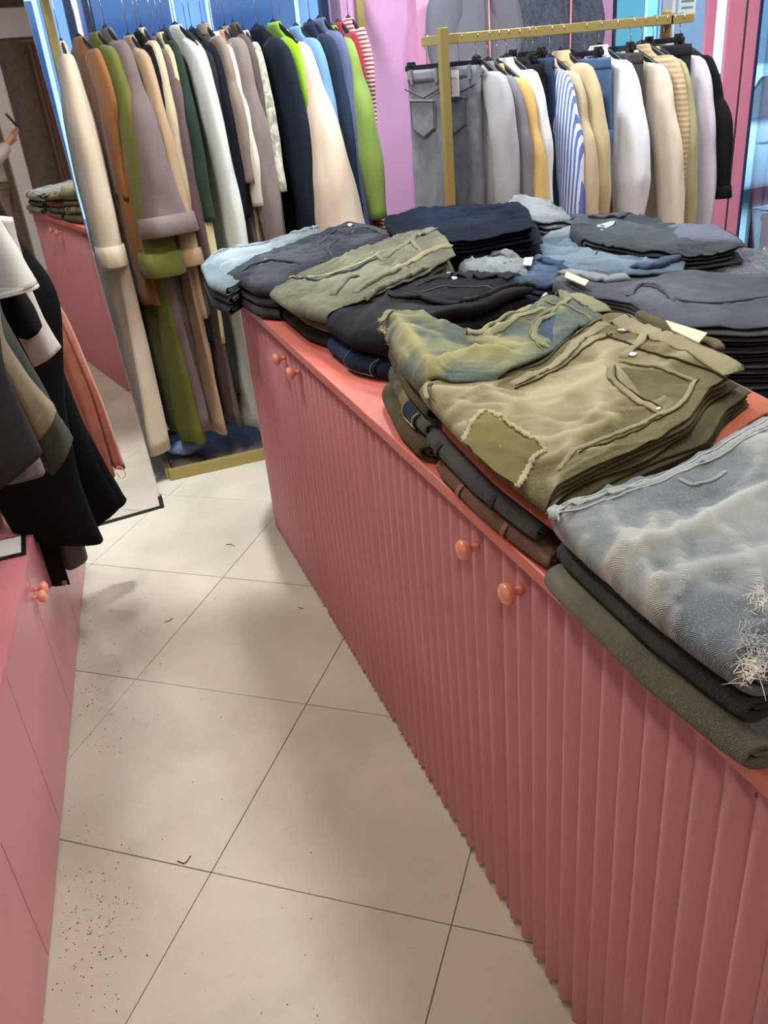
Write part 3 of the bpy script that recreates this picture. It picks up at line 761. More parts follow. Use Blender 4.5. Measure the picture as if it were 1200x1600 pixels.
m_st_g = plain('grey_thread', '#b4babb', .9)
m_but = plain('pewter_button', '#9a958c', .35, metal=.9); m_but_l = plain('silver_rivet', '#d9d4c8', .3, metal=.8); m_but_d = plain('dark_button', '#4a4a4e', .35, metal=.9)
m_tagp = plain('swing_tag_card', '#c9b39a', .7); m_lab = plain('woven_label', '#c8c6bd', .8)

def stack(front, back, near, far, zc, items, base=CZ):
    """items bottom -> top: dict(mat,label,amp,off,shrink,w=relative thickness)"""
    p = Patch(front, back, near, far, zc)
    W = [it.get('w', 1.) for it in items]; tot = sum(W); a = 0; out = []
    for it, w in zip(items, W):
        j = Jeans(p, a/tot, (a+w)/tot, it['seed'], it.get('amp', .005), it.get('off', (0, 0)), it.get('shrink', (0, 0, 0, 0)), base, it.get('wr', 1.), it.get('gapn', 0.))
        if 'cr' in it: j.crease(*it['cr'])
        j.build('folded_jeans', DEN[it['mat']], it['label'], G_J, hi=it.get('hi', False)); out.append(j); a += w
    return out
def I(seed, mat, label, **kw): return dict(seed=seed, mat=mat, label=label, **kw)

# -- stack with the ripped grey-blue jeans
s1 = stack([(1172, 1050), (1010, 930), (852, 792)], [(1830, 850), (1560, 690), (1330, 572)], [(1172, 1050), (1480, 950), (1830, 850)], [(852, 772), (1000, 735), (1100, 690), (1200, 634), (1330, 572)],
           (1.045, 1.055, 1.09, 1.09),
           [I(11, 'greygreen', 'grey-green folded jeans with ripped hem, bottom of the ripped grey-blue stack', off=(-.012, -.012), amp=.004),
            I(12, 'greydark', 'dark grey folded jeans under the ripped grey-blue jeans', shrink=(.012, 0, .03, .0), amp=.004),
            I(13, 'greyblue', 'faded grey-blue folded jeans with ripped frayed hem, topmost of its stack', amp=.012, hi=True, w=1.4, cr=([([(890, 905), (925, 880), (955, 848), (990, 818)], .011, .010), ([(958, 852), (1020, 834), (1100, 800), (1200, 752)], .012, .014),
             ([(985, 935), (1008, 908), (1032, 884)], .010, .009), ([(1032, 962), (1046, 940), (1062, 922)], .010, .008), ([(1030, 890), (1080, 868), (1150, 860), (1200, 845)], .008, .016), ([(870, 850), (890, 830), (915, 815)], .008, .009), ([(1130, 1010), (1150, 985), (1175, 970)], .009, .01), ([(1010, 780), (1080, 775), (1140, 750)], -.006, .016)], 1.07))])
j = s1[2]
sm = j.ribbon('side_seam', [(858, 800), (880, 790), (1000, 757), (1100, 715), (1200, 662), (1290, 615)], .012, .0022, DEN['greyblue'], n=70)
j.ribbon('stitching', [(860, 806), (885, 797), (1000, 764), (1100, 723), (1200, 670), (1290, 622)], .0016, .0032, m_st_g, sm, n=80)
j.ribbon('stitching', [(856, 790), (880, 782), (1000, 750), (1100, 707), (1200, 654), (1290, 607)], .0016, .0028, m_st_g, sm, n=80)
hm = j.ribbon('hem', [(866, 769), (862, 790), (864, 812)], .012, .004, DEN['greyblue'], n=14)
j.ribbon('stitching', [(874, 768), (871, 790), (873, 815)], .0016, .002, m_st_g, hm, n=14)
j.ribbon('pocket_seam', [(1060, 745), (1085, 760), (1110, 752), (1135, 735)], .006, .0025, DEN['greyblue'], n=30)
j.panel('dark_wash_patch', [(1120, 712), (1200, 672), (1215, 690), (1140, 738)], DEN['darkblue'], .0012) if False else None
def fray(j, centre_px, spread, n, seed, mat, z0=0., parent=None, name='frayed_threads', ln=(.006, .018)):
    r = random.Random(seed); mb = MB(); S, T, P, Q = j.g()
    for k in range(n):
        px = (centre_px[0]+r.gauss(0, spread[0]), centre_px[1]+r.gauss(0, spread[1]))
        q = j.st([px]); A, nn = j.at(q[:, 0], q[:, 1], .001)
        p = A[0]+np.array([0, 0, z0*r.random()]); d = np.array([r.uniform(-1, 1), r.uniform(-1, 1), r.uniform(-.2, .7)]); d /= np.linalg.norm(d)
        ll = r.uniform(*ln); c = np.array([r.uniform(-1, 1), r.uniform(-1, 1), -.6])*ll*.5
        mb.tube([p, p+d*ll*.5+c*.3, p+d*ll+c], [.0004, .00035, .0002], 4)
    return mb.build(name, mat, parent or j.t)
fray(j, (1190, 935), (8, 10), 90, 4, m_st_w); fray(j, (1182, 1000), (12, 18), 160, 5, m_st_g, name='frayed_hem')
fray(j, (1178, 1040), (10, 14), 160, 6, m_st_w, name='frayed_hem')

# -- olive patch-leg stack
s2 = stack([(848, 785), (735, 690), (651, 600)], [(1160, 568), (1085, 532), (1020, 512), (985, 489)], [(848, 785), (868, 752), (960, 704), (1083, 653), (1112, 602), (1160, 568)],
           [(651, 592), (690, 584), (770, 590), (850, 555), (915, 505), (945, 488), (985, 489)], (1.04, 1.085, 1.118, 1.118),
           [I(21, 'brown', 'brown folded jeans with stitched cuffs, bottom of the olive patch stack', off=(.0, -.02), shrink=(0, .05, .0, .10), amp=.004),
            I(22, 'greywash', 'washed grey folded jeans on the brown pair under the olive jeans', off=(.0, .005), shrink=(.01, .04, .04, .0), amp=.005),
            I(23, 'rust', 'rust-orange folded jeans peeking out under the olive jeans', off=(.022, -.035), shrink=(.0, -.10, .0, .0), amp=.003, w=.75),
            I(24, 'olivedark', 'dark olive folded jeans directly under the patched olive pair', off=(.02, -.012), shrink=(.06, -.02, .0, .0), amp=.004, w=.7),
            I(25, 'olive', 'olive folded jeans with frayed square patch and metal button, topmost', amp=.009, hi=True, w=1.1, cr=([([(668, 612), (730, 612), (800, 628), (850, 640)], .007, .012), ([(690, 640), (740, 622), (800, 600)], .006, .010), ([(860, 640), (905, 620), (950, 600)], .007, .014),
             ([(830, 680), (900, 672), (960, 650)], .007, .012), ([(870, 745), (930, 712), (1010, 690)], .006, .012), ([(780, 610), (830, 590), (880, 565)], -.006, .012), ([(1000, 600), (1040, 615), (1070, 612)], -.005, .014), ([(1040, 545), (1090, 565), (1130, 575)], -.004, .01)], 1.08))])
j = s2[4]; mo = DEN['olive']
wb_ = j.ribbon('waistband', [(962, 497), (1000, 515), (1020, 522), (1090, 548), (1150, 580)], .038, .004, mo, n=50)
j.ribbon('stitching', [(948, 522), (985, 540), (1040, 560), (1110, 580), (1138, 592)], .0016, .0055, m_st_d, wb_, n=50)
j.ribbon('stitching', [(980, 494), (1018, 510), (1090, 540), (1158, 570)], .0016, .005, m_st_d, wb_, n=50)
j.loop([(1022, 512), (1000, 538), (972, 560)], .016, mo)
j.button((973, 519), .0105, m_but); j.button((990, 556), .006, m_but_l, name='rivet'); j.button((1031, 641), .004, m_but_l, name='rivet')
fl = j.ribbon('fly', [(950, 505), (900, 535), (830, 585), (800, 600)], .022, .003, mo, n=40)
j.ribbon('stitching', [(956, 522), (905, 552), (850, 590), (805, 608)], .0016, .0042, m_st_d, fl, n=40)
j.ribbon('stitching', [(940, 500), (885, 532), (820, 577), (780, 590)], .0016, .0042, m_st_d, fl, n=40)
pk = j.ribbon('pocket_edge', [(953, 572), (953, 590), (975, 612), (1005, 632), (1035, 644)], .011, .0045, mo, n=40)
j.ribbon('stitching', [(960, 574), (961, 590), (980, 609), (1008, 627), (1036, 639)], .0014, .006, m_st_d, pk, n=40)
j.ribbon('pocket_edge', [(965, 566), (1010, 572), (1060, 588), (1085, 594)], .007, .004, mo, n=30)
j.panel('pocket_lining', [(966, 572), (1082, 596), (1065, 622), (1005, 625)], DEN['olivedark'], .0012)
ss = j.ribbon('side_seam', [(1088, 592), (1072, 622), (1035, 645), (960, 680), (900, 702), (870, 735)], .008, .003, mo, n=60)
j.ribbon('stitching', [(1092, 594), (1076, 625), (1038, 650), (963, 685), (903, 708)], .0014, .0036, m_st_d, ss, n=60)
pt = j.panel('patch', [(712, 700), (762, 640), (855, 703), (800, 770)], DEN['olivedark'] if False else cloth('patch_olive', '#6d683f', '#57532f', fade=.3, fadec='#8f8a5c'), .003)
for pl in ([(712, 700), (735, 665), (762, 640)], [(762, 640), (810, 672), (855, 703)], [(855, 703), (825, 735), (800, 770)]):
    j.ribbon('frayed_edge', pl, .009, .004, cloth('fray_olive', '#aba685', '#86815c', contrast=.9, scale=60), pt, n=46, wave=.6)
hm = j.ribbon('cuff_seam', [(672, 592), (664, 605), (668, 622)], .008, .002, mo, n=14)
j.ribbon('stitching', [(680, 590), (672, 606), (677, 626)], .0014, .0026, m_st_d, hm, n=14)
for it, px in ((s2[0], [(845, 840), (800, 800)]),):
    pass
# tags and waist bits sticking out of the stack's back end
q = Patch([(1075, 505), (1060, 495)], [(1150, 535), (1120, 520)], [(1075, 505), (1150, 535)], [(1060, 495), (1120, 520)], (1.11,)*4)

# -- olive-blue whiskered stack
s3 = stack([(655, 588), (622, 545), (594, 488)], [(950, 486), (920, 464), (890, 447)], [(655, 588), (705, 588), (770, 584), (850, 548), (910, 504), (950, 486)], [(594, 482), (625, 476), (690, 498), (745, 514), (800, 492), (890, 447)],
           (1.095, 1.135, 1.11, 1.115),
           [I(31, 'olivedark', 'olive-brown folded jeans at the bottom of the whiskered blue-olive stack', off=(-.012, .01), amp=.005),
            I(32, 'oliveblue', 'blue-green folded jeans with a dark denim label, second in the whiskered stack', off=(.002, .0), shrink=(.0, .1, .0, .03), amp=.007),
            I(33, 'olivedark', 'faded olive folded jeans with frayed corner under the whiskered pair', shrink=(.015, .05, .02, .02), amp=.007, w=.8),
            I(34, 'oliveblue', 'whiskered olive-to-blue folded jeans with open pocket, topmost beside the patched olive pair', amp=.010, hi=True, w=1.5, cr=([([(618, 500), (660, 540), (690, 575)], .008, .014), ([(640, 590), (690, 552), (740, 538), (790, 545)], .014, .016), ([(690, 590), (740, 575), (790, 570)], -.012, .014),
             ([(760, 520), (800, 500), (850, 480)], .012, .012), ([(700, 520), (750, 530), (800, 535)], -.008, .014), ([(610, 520), (640, 510), (690, 520)], .006, .01), ([(790, 560), (840, 560), (880, 540)], .008, .014)], 1.12))])
j = s3[3]; mo = DEN['oliveblue']
wb_ = j.ribbon('waistband', [(868, 460), (900, 462), (925, 475), (942, 486)], .036, .004, mo, n=40)
j.ribbon('stitching', [(850, 472), (885, 478), (910, 492), (925, 500)], .0016, .005, m_st_o, wb_, n=40)
j.loop([(898, 460), (880, 475), (858, 490)], .014, mo)
j.button((851, 462), .010, m_but_l)
pk = j.ribbon('pocket_edge', [(868, 488), (842, 502), (834, 520), (845, 540), (868, 556)], .012, .005, mo, n=40)
j.ribbon('stitching', [(862, 486), (836, 501), (828, 521), (840, 543), (862, 560)], .0014, .005, m_st_o, pk, n=40)
j.panel('pocket_lining', [(868, 492), (848, 505), (842, 522), (866, 540)], DEN['darkblue'], .001)
fl = j.ribbon('fly', [(835, 470), (800, 485), (760, 510), (725, 522)], .020, .006, DEN['olive'], n=40)
j.ribbon('stitching', [(848, 484), (805, 500), (770, 522)], .0014, .003, m_st_o, fl, n=40)
hm = j.ribbon('hem', [(622, 477), (605, 487), (592, 503)], .012, .002, mo, n=20)
fray(j, (592, 520), (4, 10), 60, 9, m_st_o, name='frayed_corner', ln=(.005, .012)); fray(j, (590, 520), (3, 3), 50, 19, m_st_l, name='frayed_corner', ln=(.004, .010))
pass
j2 = s3[1]

# -- charcoal stack with open waist
s4 = stack([(600, 525), (545, 515), (502, 490)], [(842, 441), (800, 425), (742, 418)], [(600, 525), (690, 505), (760, 492), (842, 441)], [(502, 484), (560, 459), (620, 445), (670, 425), (742, 418)],
           (1.045, 1.04, 1.10, 1.10),
           [I(41, 'navy', 'navy folded jeans with a stitched pocket flap under the charcoal open-waist pair', off=(.0, -.0), amp=.004),
            I(42, 'black', 'charcoal folded jeans with open waist and dark button, topmost on the navy pair', cr=([([(530, 515), (570, 485), (610, 462)], .012, .012), ([(510, 490), (540, 480), (570, 470)], -.006, .01), ([(640, 470), (720, 480), (800, 460)], -.012, .02)], 1.06), amp=.011, hi=True, w=1.3, gapn=.045)])
j = s4[1]; mo = DEN['black']
wb_ = j.ribbon('waistband', [(640, 448), (672, 436), (720, 428), (760, 432), (800, 432)], .034, .005, mo, n=40)
j.button((672, 434), .011, m_but_d); j.loop([(700, 425), (712, 436)], .012, m_lab)
j.ribbon('stitching', [(630, 460), (690, 448), (760, 446), (830, 440)], .0014, .004, m_st_g if False else plain('charcoal_thread', '#5b5c60', .9), wb_, n=50)
j.ribbon('rolled_edge', [(606, 458), (650, 464), (720, 478), (762, 484), (800, 465), (840, 442)], .014, .010, mo, n=50)
pf = s4[0]
def front_flap(j, t0, t1, h0, h1, mat, name='pocket_flap', lift=.0035, st=None):
    """piece lying on the rounded front of a folded garment"""
    n, m = 10, 12; a = np.linspace(math.pi*.62, math.pi*1.25, n); t = np.linspace(t0, t1, m); A, T = np.meshgrid(a, t, indexing='ij')
    L = j.p.L; Hp = float(np.mean(j.p.zc)-j.base)*(j.h1-j.h0); rs = .5*Hp*1.15/L
    S = rs+rs*1.06*np.cos(A); H = .5+.53*np.sin(A)
    P, _ = j.pos(S, T, np.clip(H, 0, 1.1)); P = P.reshape(-1, 3)
    P[:, 0] -= lift
    o = mesh_obj(name, P, grid_faces(n, m, False).tolist(), mat, j.t)
    R = P.reshape(n, m, 3); edge = np.concatenate([R[:, 1], R[-2, 1:-1], R[::-1, -2]]); edge[:, 0] -= .001
    if st is not None: MB().tube(edge, .0011, 5).build('stitching', st, o)
    return o
front_flap(pf, .12, .55, 0, 1, DEN['navy'], st=plain('blue_thread', '#7388a0', .9))
front_flap(s3[1], .15, .38, 0, 1, DEN['darkblue'], 'denim_label', st=m_st_l)
front_flap(s2[0], .30, .33, 0, 1, cloth('cuff_brown', '#8c6d58', '#6f5344'), 'cuff_band'); front_flap(s2[0], .70, .73, 0, 1, cloth('cuff_brown', '#8c6d58', '#6f5344'), 'cuff_band')
front_flap(s2[1], .28, .31, 0, 1, DEN['greydark'], 'cuff_band'); front_flap(s2[1], .80, .84, 0, 1, DEN['greydark'], 'cuff_band')

# -- olive-grey stack
s5 = stack([(508, 486), (455, 476), (418, 452)], [(712, 393), (700, 368), (678, 350)], [(508, 486), (570, 462), (640, 430), (712, 393)], [(418, 447), (470, 420), (540, 395), (620, 370), (678, 350)],
           (1.05, 1.03, 1.12, 1.12),
           [I(51, 'charcoal', 'charcoal folded jeans under the olive-grey rolled pair', off=(.03, .0), amp=.006),
            I(52, 'olivegrey', 'olive-grey folded jeans showing stacked belt loops, middle of its stack', off=(.012, -.008), shrink=(.05, 0, .0, .0), amp=.010),
            I(53, 'olivegrey', 'olive-grey folded jeans with rounded rolled leg, topmost beside the charcoal pair', amp=.015, hi=True, w=1.2)])
j = s5[2]; mo = DEN['olivegrey']
wb_ = j.ribbon('waistband', [(600, 402), (640, 378), (680, 356)], .030, .006, mo, n=30)
j.ribbon('waistband', [(610, 425), (660, 398), (706, 385)], .026, .006, DEN['olive'], n=30)
j.loop([(640, 372), (652, 388), (660, 398)], .013, mo); j.loop([(585, 395), (598, 408)], .013, mo)
j.ribbon('side_seam', [(455, 432), (500, 440), (540, 425), (600, 400)], .010, .006, cloth('wash_edge', '#4a5458', '#38434a'), n=40)
j.ribbon('stitching', [(452, 428), (500, 434), (545, 418), (600, 393)], .0018, .006, m_st_l, n=40)
for px in ([(520, 462), (540, 440), (560, 432)], [(555, 458), (600, 430), (640, 418)], [(570, 466), (620, 440), (670, 415)]):
    j.ribbon('folded_edge', px, .018, .010, mo, n=26)

# -- dark grey stack with shank button
s6 = stack([(432, 450), (395, 447), (352, 425)], [(612, 366), (580, 352), (545, 343)], [(432, 450), (480, 418), (540, 392), (612, 366)], [(352, 420), (400, 398), (450, 382), (500, 360), (545, 343)],
           (1.03, 1.03, 1.06, 1.06),
           [I(61, 'charcoal', 'charcoal folded jeans at the worktop corner, bottom of the shank button stack', off=(.0, -.01), amp=.006),
            I(62, 'grey', 'mid grey folded jeans under the dark grey pair with shank button', shrink=(.01, 0, 0, 0), amp=.007),
            I(63, 'charcoal', 'dark grey folded jeans with shank button and curved pocket, topmost near the rack', amp=.010, hi=True, w=1.1)])
j = s6[2]; mo = DEN['charcoal']
wb_ = j.ribbon('waistband', [(530, 352), (560, 352), (590, 360), (608, 366)], .03, .004, mo, n=24)
j.button((547, 353), .010, m_but); j.loop([(560, 352), (548, 366)], .012, mo)
j.ribbon('pocket_edge', [(538, 372), (518, 380), (512, 392), (520, 402)], .008, .004, mo, n=24)
j.ribbon('fly', [(535, 356), (505, 375), (480, 395)], .016, .003, mo, n=24)
j.ribbon('rolled_edge', [(372, 425), (400, 412), (430, 408), (470, 412)], .012, .008, mo, n=30)

# -- light blue pair hanging over the worktop corner
s6b = stack([(352, 452), (325, 440), (312, 412)], [(508, 366), (498, 352)], [(352, 446), (420, 405), (508, 366)], [(314, 405), (345, 388), (420, 374), (498, 352)],
            (1.02, 1.02, 1.05, 1.05),
            [I(64, 'charcoal', 'slate folded jeans under the light blue pair at the worktop corner', amp=.006),
             I(65, 'grey', 'grey folded jeans between the slate and the light blue pair', shrink=(.02, 0, 0, 0), amp=.006),
             I(66, 'lightblue', 'light blue faded folded jeans at the worktop corner nearest the back rack', amp=.009, hi=True)])
j = s6b[2]
j.ribbon('waistband', [(455, 365), (480, 358), (500, 354)], .03, .006, DEN['lightblue'], n=20)
j.ribbon('side_seam', [(330, 397), (380, 386), (440, 372)], .006, .003, DEN['midblue'], n=24)

# -- navy pile
s7 = stack([(618, 362), (604, 350), (598, 336)], [(845, 350), (835, 325), (815, 311)], [(618, 362), (720, 378), (845, 352)], [(600, 332), (660, 322), (740, 320), (815, 311)],
           (1.09, 1.09, 1.13, 1.13),
           [I(71, 'navydeep', 'deep navy folded jeans, bottom of the navy pile before the pink pillar', amp=.009), I(72, 'navydeep', 'deep navy folded jeans, second of the navy pile', shrink=(.02, .01, .02, 0), amp=.009),
            I(73, 'navydeep', 'deep navy folded jeans, third of the navy pile', off=(.015, 0), amp=.009), I(74, 'navydeep', 'deep navy folded jeans, topmost of the navy pile', amp=.014, hi=True)])
# -- pale grey pairs behind the navy pile
s8 = stack([(800, 335), (785, 318), (800, 303)], [(905, 345), (890, 335), (880, 322)], [(800, 335), (850, 345), (905, 345)], [(800, 303), (840, 306), (880, 322)],
           (1.08, 1.10, 1.05, 1.05),
           [I(81, 'grey', 'grey folded jeans under the pale grey pair beyond the navy pile', amp=.008), I(82, 'palegrey', 'pale grey folded jeans with open waist beyond the navy pile', amp=.016, hi=True)])
s8b = stack([(850, 372), (838, 358), (842, 345)], [(985, 362), (975, 350), (965, 342)], [(850, 372), (920, 370), (985, 362)], [(842, 345), (900, 340), (965, 342)],
            (1.03, 1.03, 1.04, 1.04), [I(83, 'lightblue', 'pale blue folded jeans between the navy pile and the dark grey roll', amp=.012)])
# -- dark grey roll
s10 = stack([(905, 366), (890, 352), (893, 336)], [(1168, 382), (1160, 372), (1148, 362)], [(905, 366), (1000, 388), (1090, 392), (1168, 382)], [(893, 333), (960, 330), (1000, 332), (1060, 350), (1148, 362)],
            (1.08, 1.09, 1.07, 1.07),
            [I(101, 'black', 'black folded jeans, bottom of the dark grey roll by the window', amp=.007), I(102, 'greydark', 'dark slate folded jeans in the middle of the grey roll by the window', shrink=(.03, 0, 0, 0), amp=.007),
             I(103, 'greydark', 'dark slate folded jeans with a paper tag, topmost of the roll by the window', amp=.013, hi=True, w=1.2)])
j = s10[2]
world_tag(j, 'paper_tag', [(932, 352), (962, 343), (958, 351), (940, 360)], plain('grey_tag_card', '#8f959b', .7), 1.083)
j.ribbon('waistband', [(892, 338), (930, 340), (965, 340), (985, 332)], .03, .008, DEN['greydark'], n=24)
s10b = stack([(1035, 372), (1015, 350)], [(1165, 372), (1120, 348)], [(1035, 372), (1165, 374)], [(1015, 350), (1050, 345), (1120, 350)],
             (1.075, 1.085, 1.085, 1.085), [I(104, 'lav', 'lavender-grey folded trousers lying behind the dark slate roll', amp=.004, wr=.4)])
# -- mid blue pair
s9 = stack([(765, 408), (742, 392), (748, 374)], [(1085, 418), (1090, 404), (1075, 392)], [(765, 408), (850, 420), (960, 432), (1085, 418)], [(748, 372), (830, 368), (900, 366), (980, 384), (1075, 392)],
           (1.02, 1.035, 1.05, 1.05),
           [I(91, 'palegrey', 'pale grey folded jeans under the mid blue pair', amp=.007), I(92, 'midblue', 'mid blue washed folded jeans in the middle of the worktop', amp=.014, hi=True)])
j = s9[1]
j.ribbon('side_seam', [(930, 398), (950, 385), (968, 380)], .006, .004, DEN['darkblue'], n=20)
j.ribbon('waistband', [(985, 392), (1030, 392), (1075, 398)], .03, .007, DEN['darkblue'], n=24)
j.ribbon('rolled_edge', [(985, 415), (1020, 418), (1055, 408), (1062, 402)], .03, .014, DEN['darkblue'], n=24)
j.ribbon('side_seam', [(760, 392), (800, 385), (860, 380)], .008, .004, DEN['palegrey'], n=24)
# -- small pairs in the gap
s12 = stack([(735, 425), (715, 408), (722, 388)], [(830, 425), (825, 405), (800, 394)], [(735, 425), (780, 430), (830, 425)], [(722, 386), (760, 384), (800, 392)],
            (1.06, 1.05, 1.07, 1.07), [I(121, 'grey', 'grey folded jeans under the pale pair with belt loops', amp=.008), I(122, 'palegrey', 'pale grey crumpled jeans with belt loops behind the charcoal pair', amp=.018, hi=True)])
j = s12[1]; j.ribbon('waistband', [(722, 392), (750, 390), (790, 394), (800, 402)], .022, .010, DEN['palegrey'], n=24); j.loop([(742, 386), (740, 398)], .012, m_lab)
s12b = stack([(805, 440), (780, 428), (782, 412)], [(925, 438), (905, 425), (880, 408)], [(805, 440), (860, 448), (925, 438)], [(782, 410), (820, 402), (880, 408)],
             (1.05, 1.06, 1.07, 1.07), [I(123, 'greydark', 'slate folded jeans under the dark blue pair with white label', amp=.006), I(124, 'darkblue', 'dark blue crumpled jeans with white label behind the whiskered pair', amp=.016, hi=True)])
j = s12b[1]; j.ribbon('waistband', [(784, 420), (810, 412), (845, 405), (880, 410)], .024, .010, DEN['darkblue'], n=24); world_tag(j, 'white_label', [(820, 402), (833, 402), (830, 414), (817, 413)], m_lab, 1.078)
# -- grey stack on the right
s11 = stack([(885, 452), (862, 438), (868, 420)], [(1330, 492), (1320, 462), (1290, 440)], [(885, 452), (985, 470), (1060, 512), (1180, 510), (1330, 492)], [(868, 416), (940, 418), (1000, 432), (1060, 414), (1200, 428), (1290, 440)],
            (1.07, 1.08, 1.11, 1.11),
            [I(111, 'blackglitter', 'black folded jeans with tiny glitter studs, bottom of the large grey stack', off=(.0, -.05), shrink=(.30, -.02, 0, 0), amp=.004),
             I(112, 'grey', 'charcoal-grey folded sweatpants, second of the large grey stack', shrink=(.1, 0, 0, 0), amp=.005, wr=.5),
             I(113, 'grey', 'slate folded sweatpants, third of the large grey stack', off=(.005, .0), shrink=(.05, 0, .0, 0), amp=.006, wr=.5),
             I(114, 'grey', 'smooth mid grey folded sweatpants, topmost of the large grey stack', amp=.010, hi=True, w=1.1, wr=.5)])
j = s11[3]
j.ribbon('waistband', [(872, 425), (900, 430), (950, 440), (985, 435)], .032, .010, DEN['palegrey'], n=24)
world_tag(j, 'paper_tag', [(885, 424), (920, 438), (914, 446), (882, 432)], m_tagp, 1.092)
j.ribbon('side_seam', [(1002, 446), (1030, 452), (1060, 470), (1120, 476), (1200, 462)], .008, .004, DEN['greydark'], n=40)
j.ribbon('rolled_edge', [(985, 462), (1000, 442), (1030, 447), (1060, 470)], .018, .008, DEN['grey'], n=30)
jb = s11[0]; r = random.Random(2); mb = MB()
for k in range(46):
    P_, _ = jb.pos(np.array(r.uniform(.25, .85)), np.array(-.004), np.array(r.uniform(.2, .95)))
    mb.lathe([(.0022, 0), (.0016, .0016), (0, .002)], P_, (-.2, -1, .2), 6)
mb.build('glitter_studs', plain('glitter', '#e8e8ee', .15, metal=.9), jb.t)['kind'] = 'stuff'
# -- wrapped garment
m_pl, nt_, b_ = newmat('clear_plastic_wrap'); b_.inputs['Base Color'].default_value = (.05, .055, .065, 1); b_.inputs['Roughness'].default_value = .18; b_.inputs['Coat Weight'].default_value = 1.; b_.inputs['Coat Roughness'].default_value = .08
no_ = N(nt_, 'ShaderNodeTexNoise', Scale=40., Detail=5., Distortion=1.5); bu_ = N(nt_, 'ShaderNodeBump', Strength=.9, Distance=.01); nt_.links.new(no_.outputs[0], bu_.inputs['Height']); nt_.links.new(bu_.outputs[0], b_.inputs['Coat Normal']); nt_.links.new(bu_.outputs[0], b_.inputs['Normal'])
DEN['plastic'] = m_pl
p13 = stack([(1105, 420), (1085, 405), (1095, 392)], [(1290, 432), (1250, 400), (1210, 388)], [(1105, 420), (1200, 432), (1290, 432)], [(1095, 392), (1140, 378), (1210, 388)],
            (1.02, 1.03, 1.03, 1.03), [I(131, 'plastic', 'dark garment sealed in clear crinkled plastic by the window side', amp=.012)])
# -- the waist ends and tags sticking out behind the patched olive pair
j = s2[3]
for nm, quad, mt2, z in (('swing_tag', [(1040, 500), (1105, 520), (1092, 535), (1050, 515)], m_tagp, 1.125),):
    P = [onz(x, y, z) for x, y in quad]; P2 = [p+np.array([0, 0, -.003]) for p in P]
    mesh_obj(nm, P+P2, [(0, 1, 2, 3), (7, 6, 5, 4), (0, 4, 5, 1), (1, 5, 6, 2), (2, 6, 7, 3), (3, 7, 4, 0)], mt2, j.t, smooth=False)
def lump(j, name, pts, r, z, mat, flat=.5):
    P = [onz(x, y, z) for x, y in pts]; P = resample(np.array(P), 16)
    MB().tube(P, r*np.sin(np.linspace(.5, math.pi-.5, 16))**.5, 10, flat=flat, up=(0, 0, 1)).build(name, mat, j.t, True)
lump(s2[3], 'waistband', [(1000, 492), (1040, 516), (1080, 530), (1125, 545)], .016, 1.098, DEN['olivedark'], .9)
lump(s2[3], 'belt_loop', [(1085, 528), (1115, 535), (1125, 545)], .012, 1.105, DEN['olive'], .6)
0 and lump(s2[2], 'waistband', [(1095, 508), (1138, 520), (1146, 545)], .012, 1.085, DEN['rust'], .6)
# low filler pairs that carry the middle of the worktop
for nm, pts, rr_, z_, mt2 in (('ripped_cuff', [(1158, 1012), (1180, 1030), (1205, 1062)], .017, 1.0, 'greyblue'), ('ripped_cuff', [(1165, 1000), (1190, 985), (1215, 990)], .016, 1.04, 'greyblue')):
    lump(s1[2], nm, pts, rr_, z_, DEN[mt2], .8)
lump(s1[0], 'ripped_cuff', [(1150, 1092), (1172, 1120), (1200, 1160)], .02, .955, DEN['greyblue'], .8)
fill = [] and [((.72, .95, 1.3, 1.75), 'charcoal'), ((1.25, .62, 1.82, 1.0), 'black'), ((1.24, 1.05, 1.83, 1.5), 'greydark'), ((1.22, 1.55, 1.84, 2.0), 'grey'), ((.78, 1.75, 1.3, 2.2), 'black'),
        ((1.2, 2.05, 1.82, 2.5), 'grey'), ((.78, 2.25, 1.2, 2.75), 'charcoal'), ((1.25, 2.52, 1.84, 2.9), 'greydark')]
lbs = ['charcoal folded jeans lying flat under the whiskered and patched pairs', 'black folded jeans lying flat behind the ripped grey-blue pair', 'slate folded jeans lying flat behind the patched olive pair',
       'grey folded jeans lying flat beneath the large grey stack', 'black folded jeans lying flat behind the charcoal open-waist pair', 'grey folded jeans lying flat under the mid blue pair',
       'charcoal folded jeans lying flat behind the olive-grey pair', 'slate folded jeans lying flat below the navy pile']
for k, ((x0, y0, x1, y1), mt2) in enumerate(fill):
    p = Patch.__new__(Patch); A = lambda *a: np.array(a, float)
    p.init_world(A((x0, y0), (x0, y1)), A((x1, y0), (x1, y1)), A((x0, y0), (x1, y0)), A((x0, y1), (x1, y1)), (CZ+.055,)*4)
    Jeans(p, 0, 1, 200+k, .006).build('folded_jeans', DEN[mt2], lbs[k], G_J)
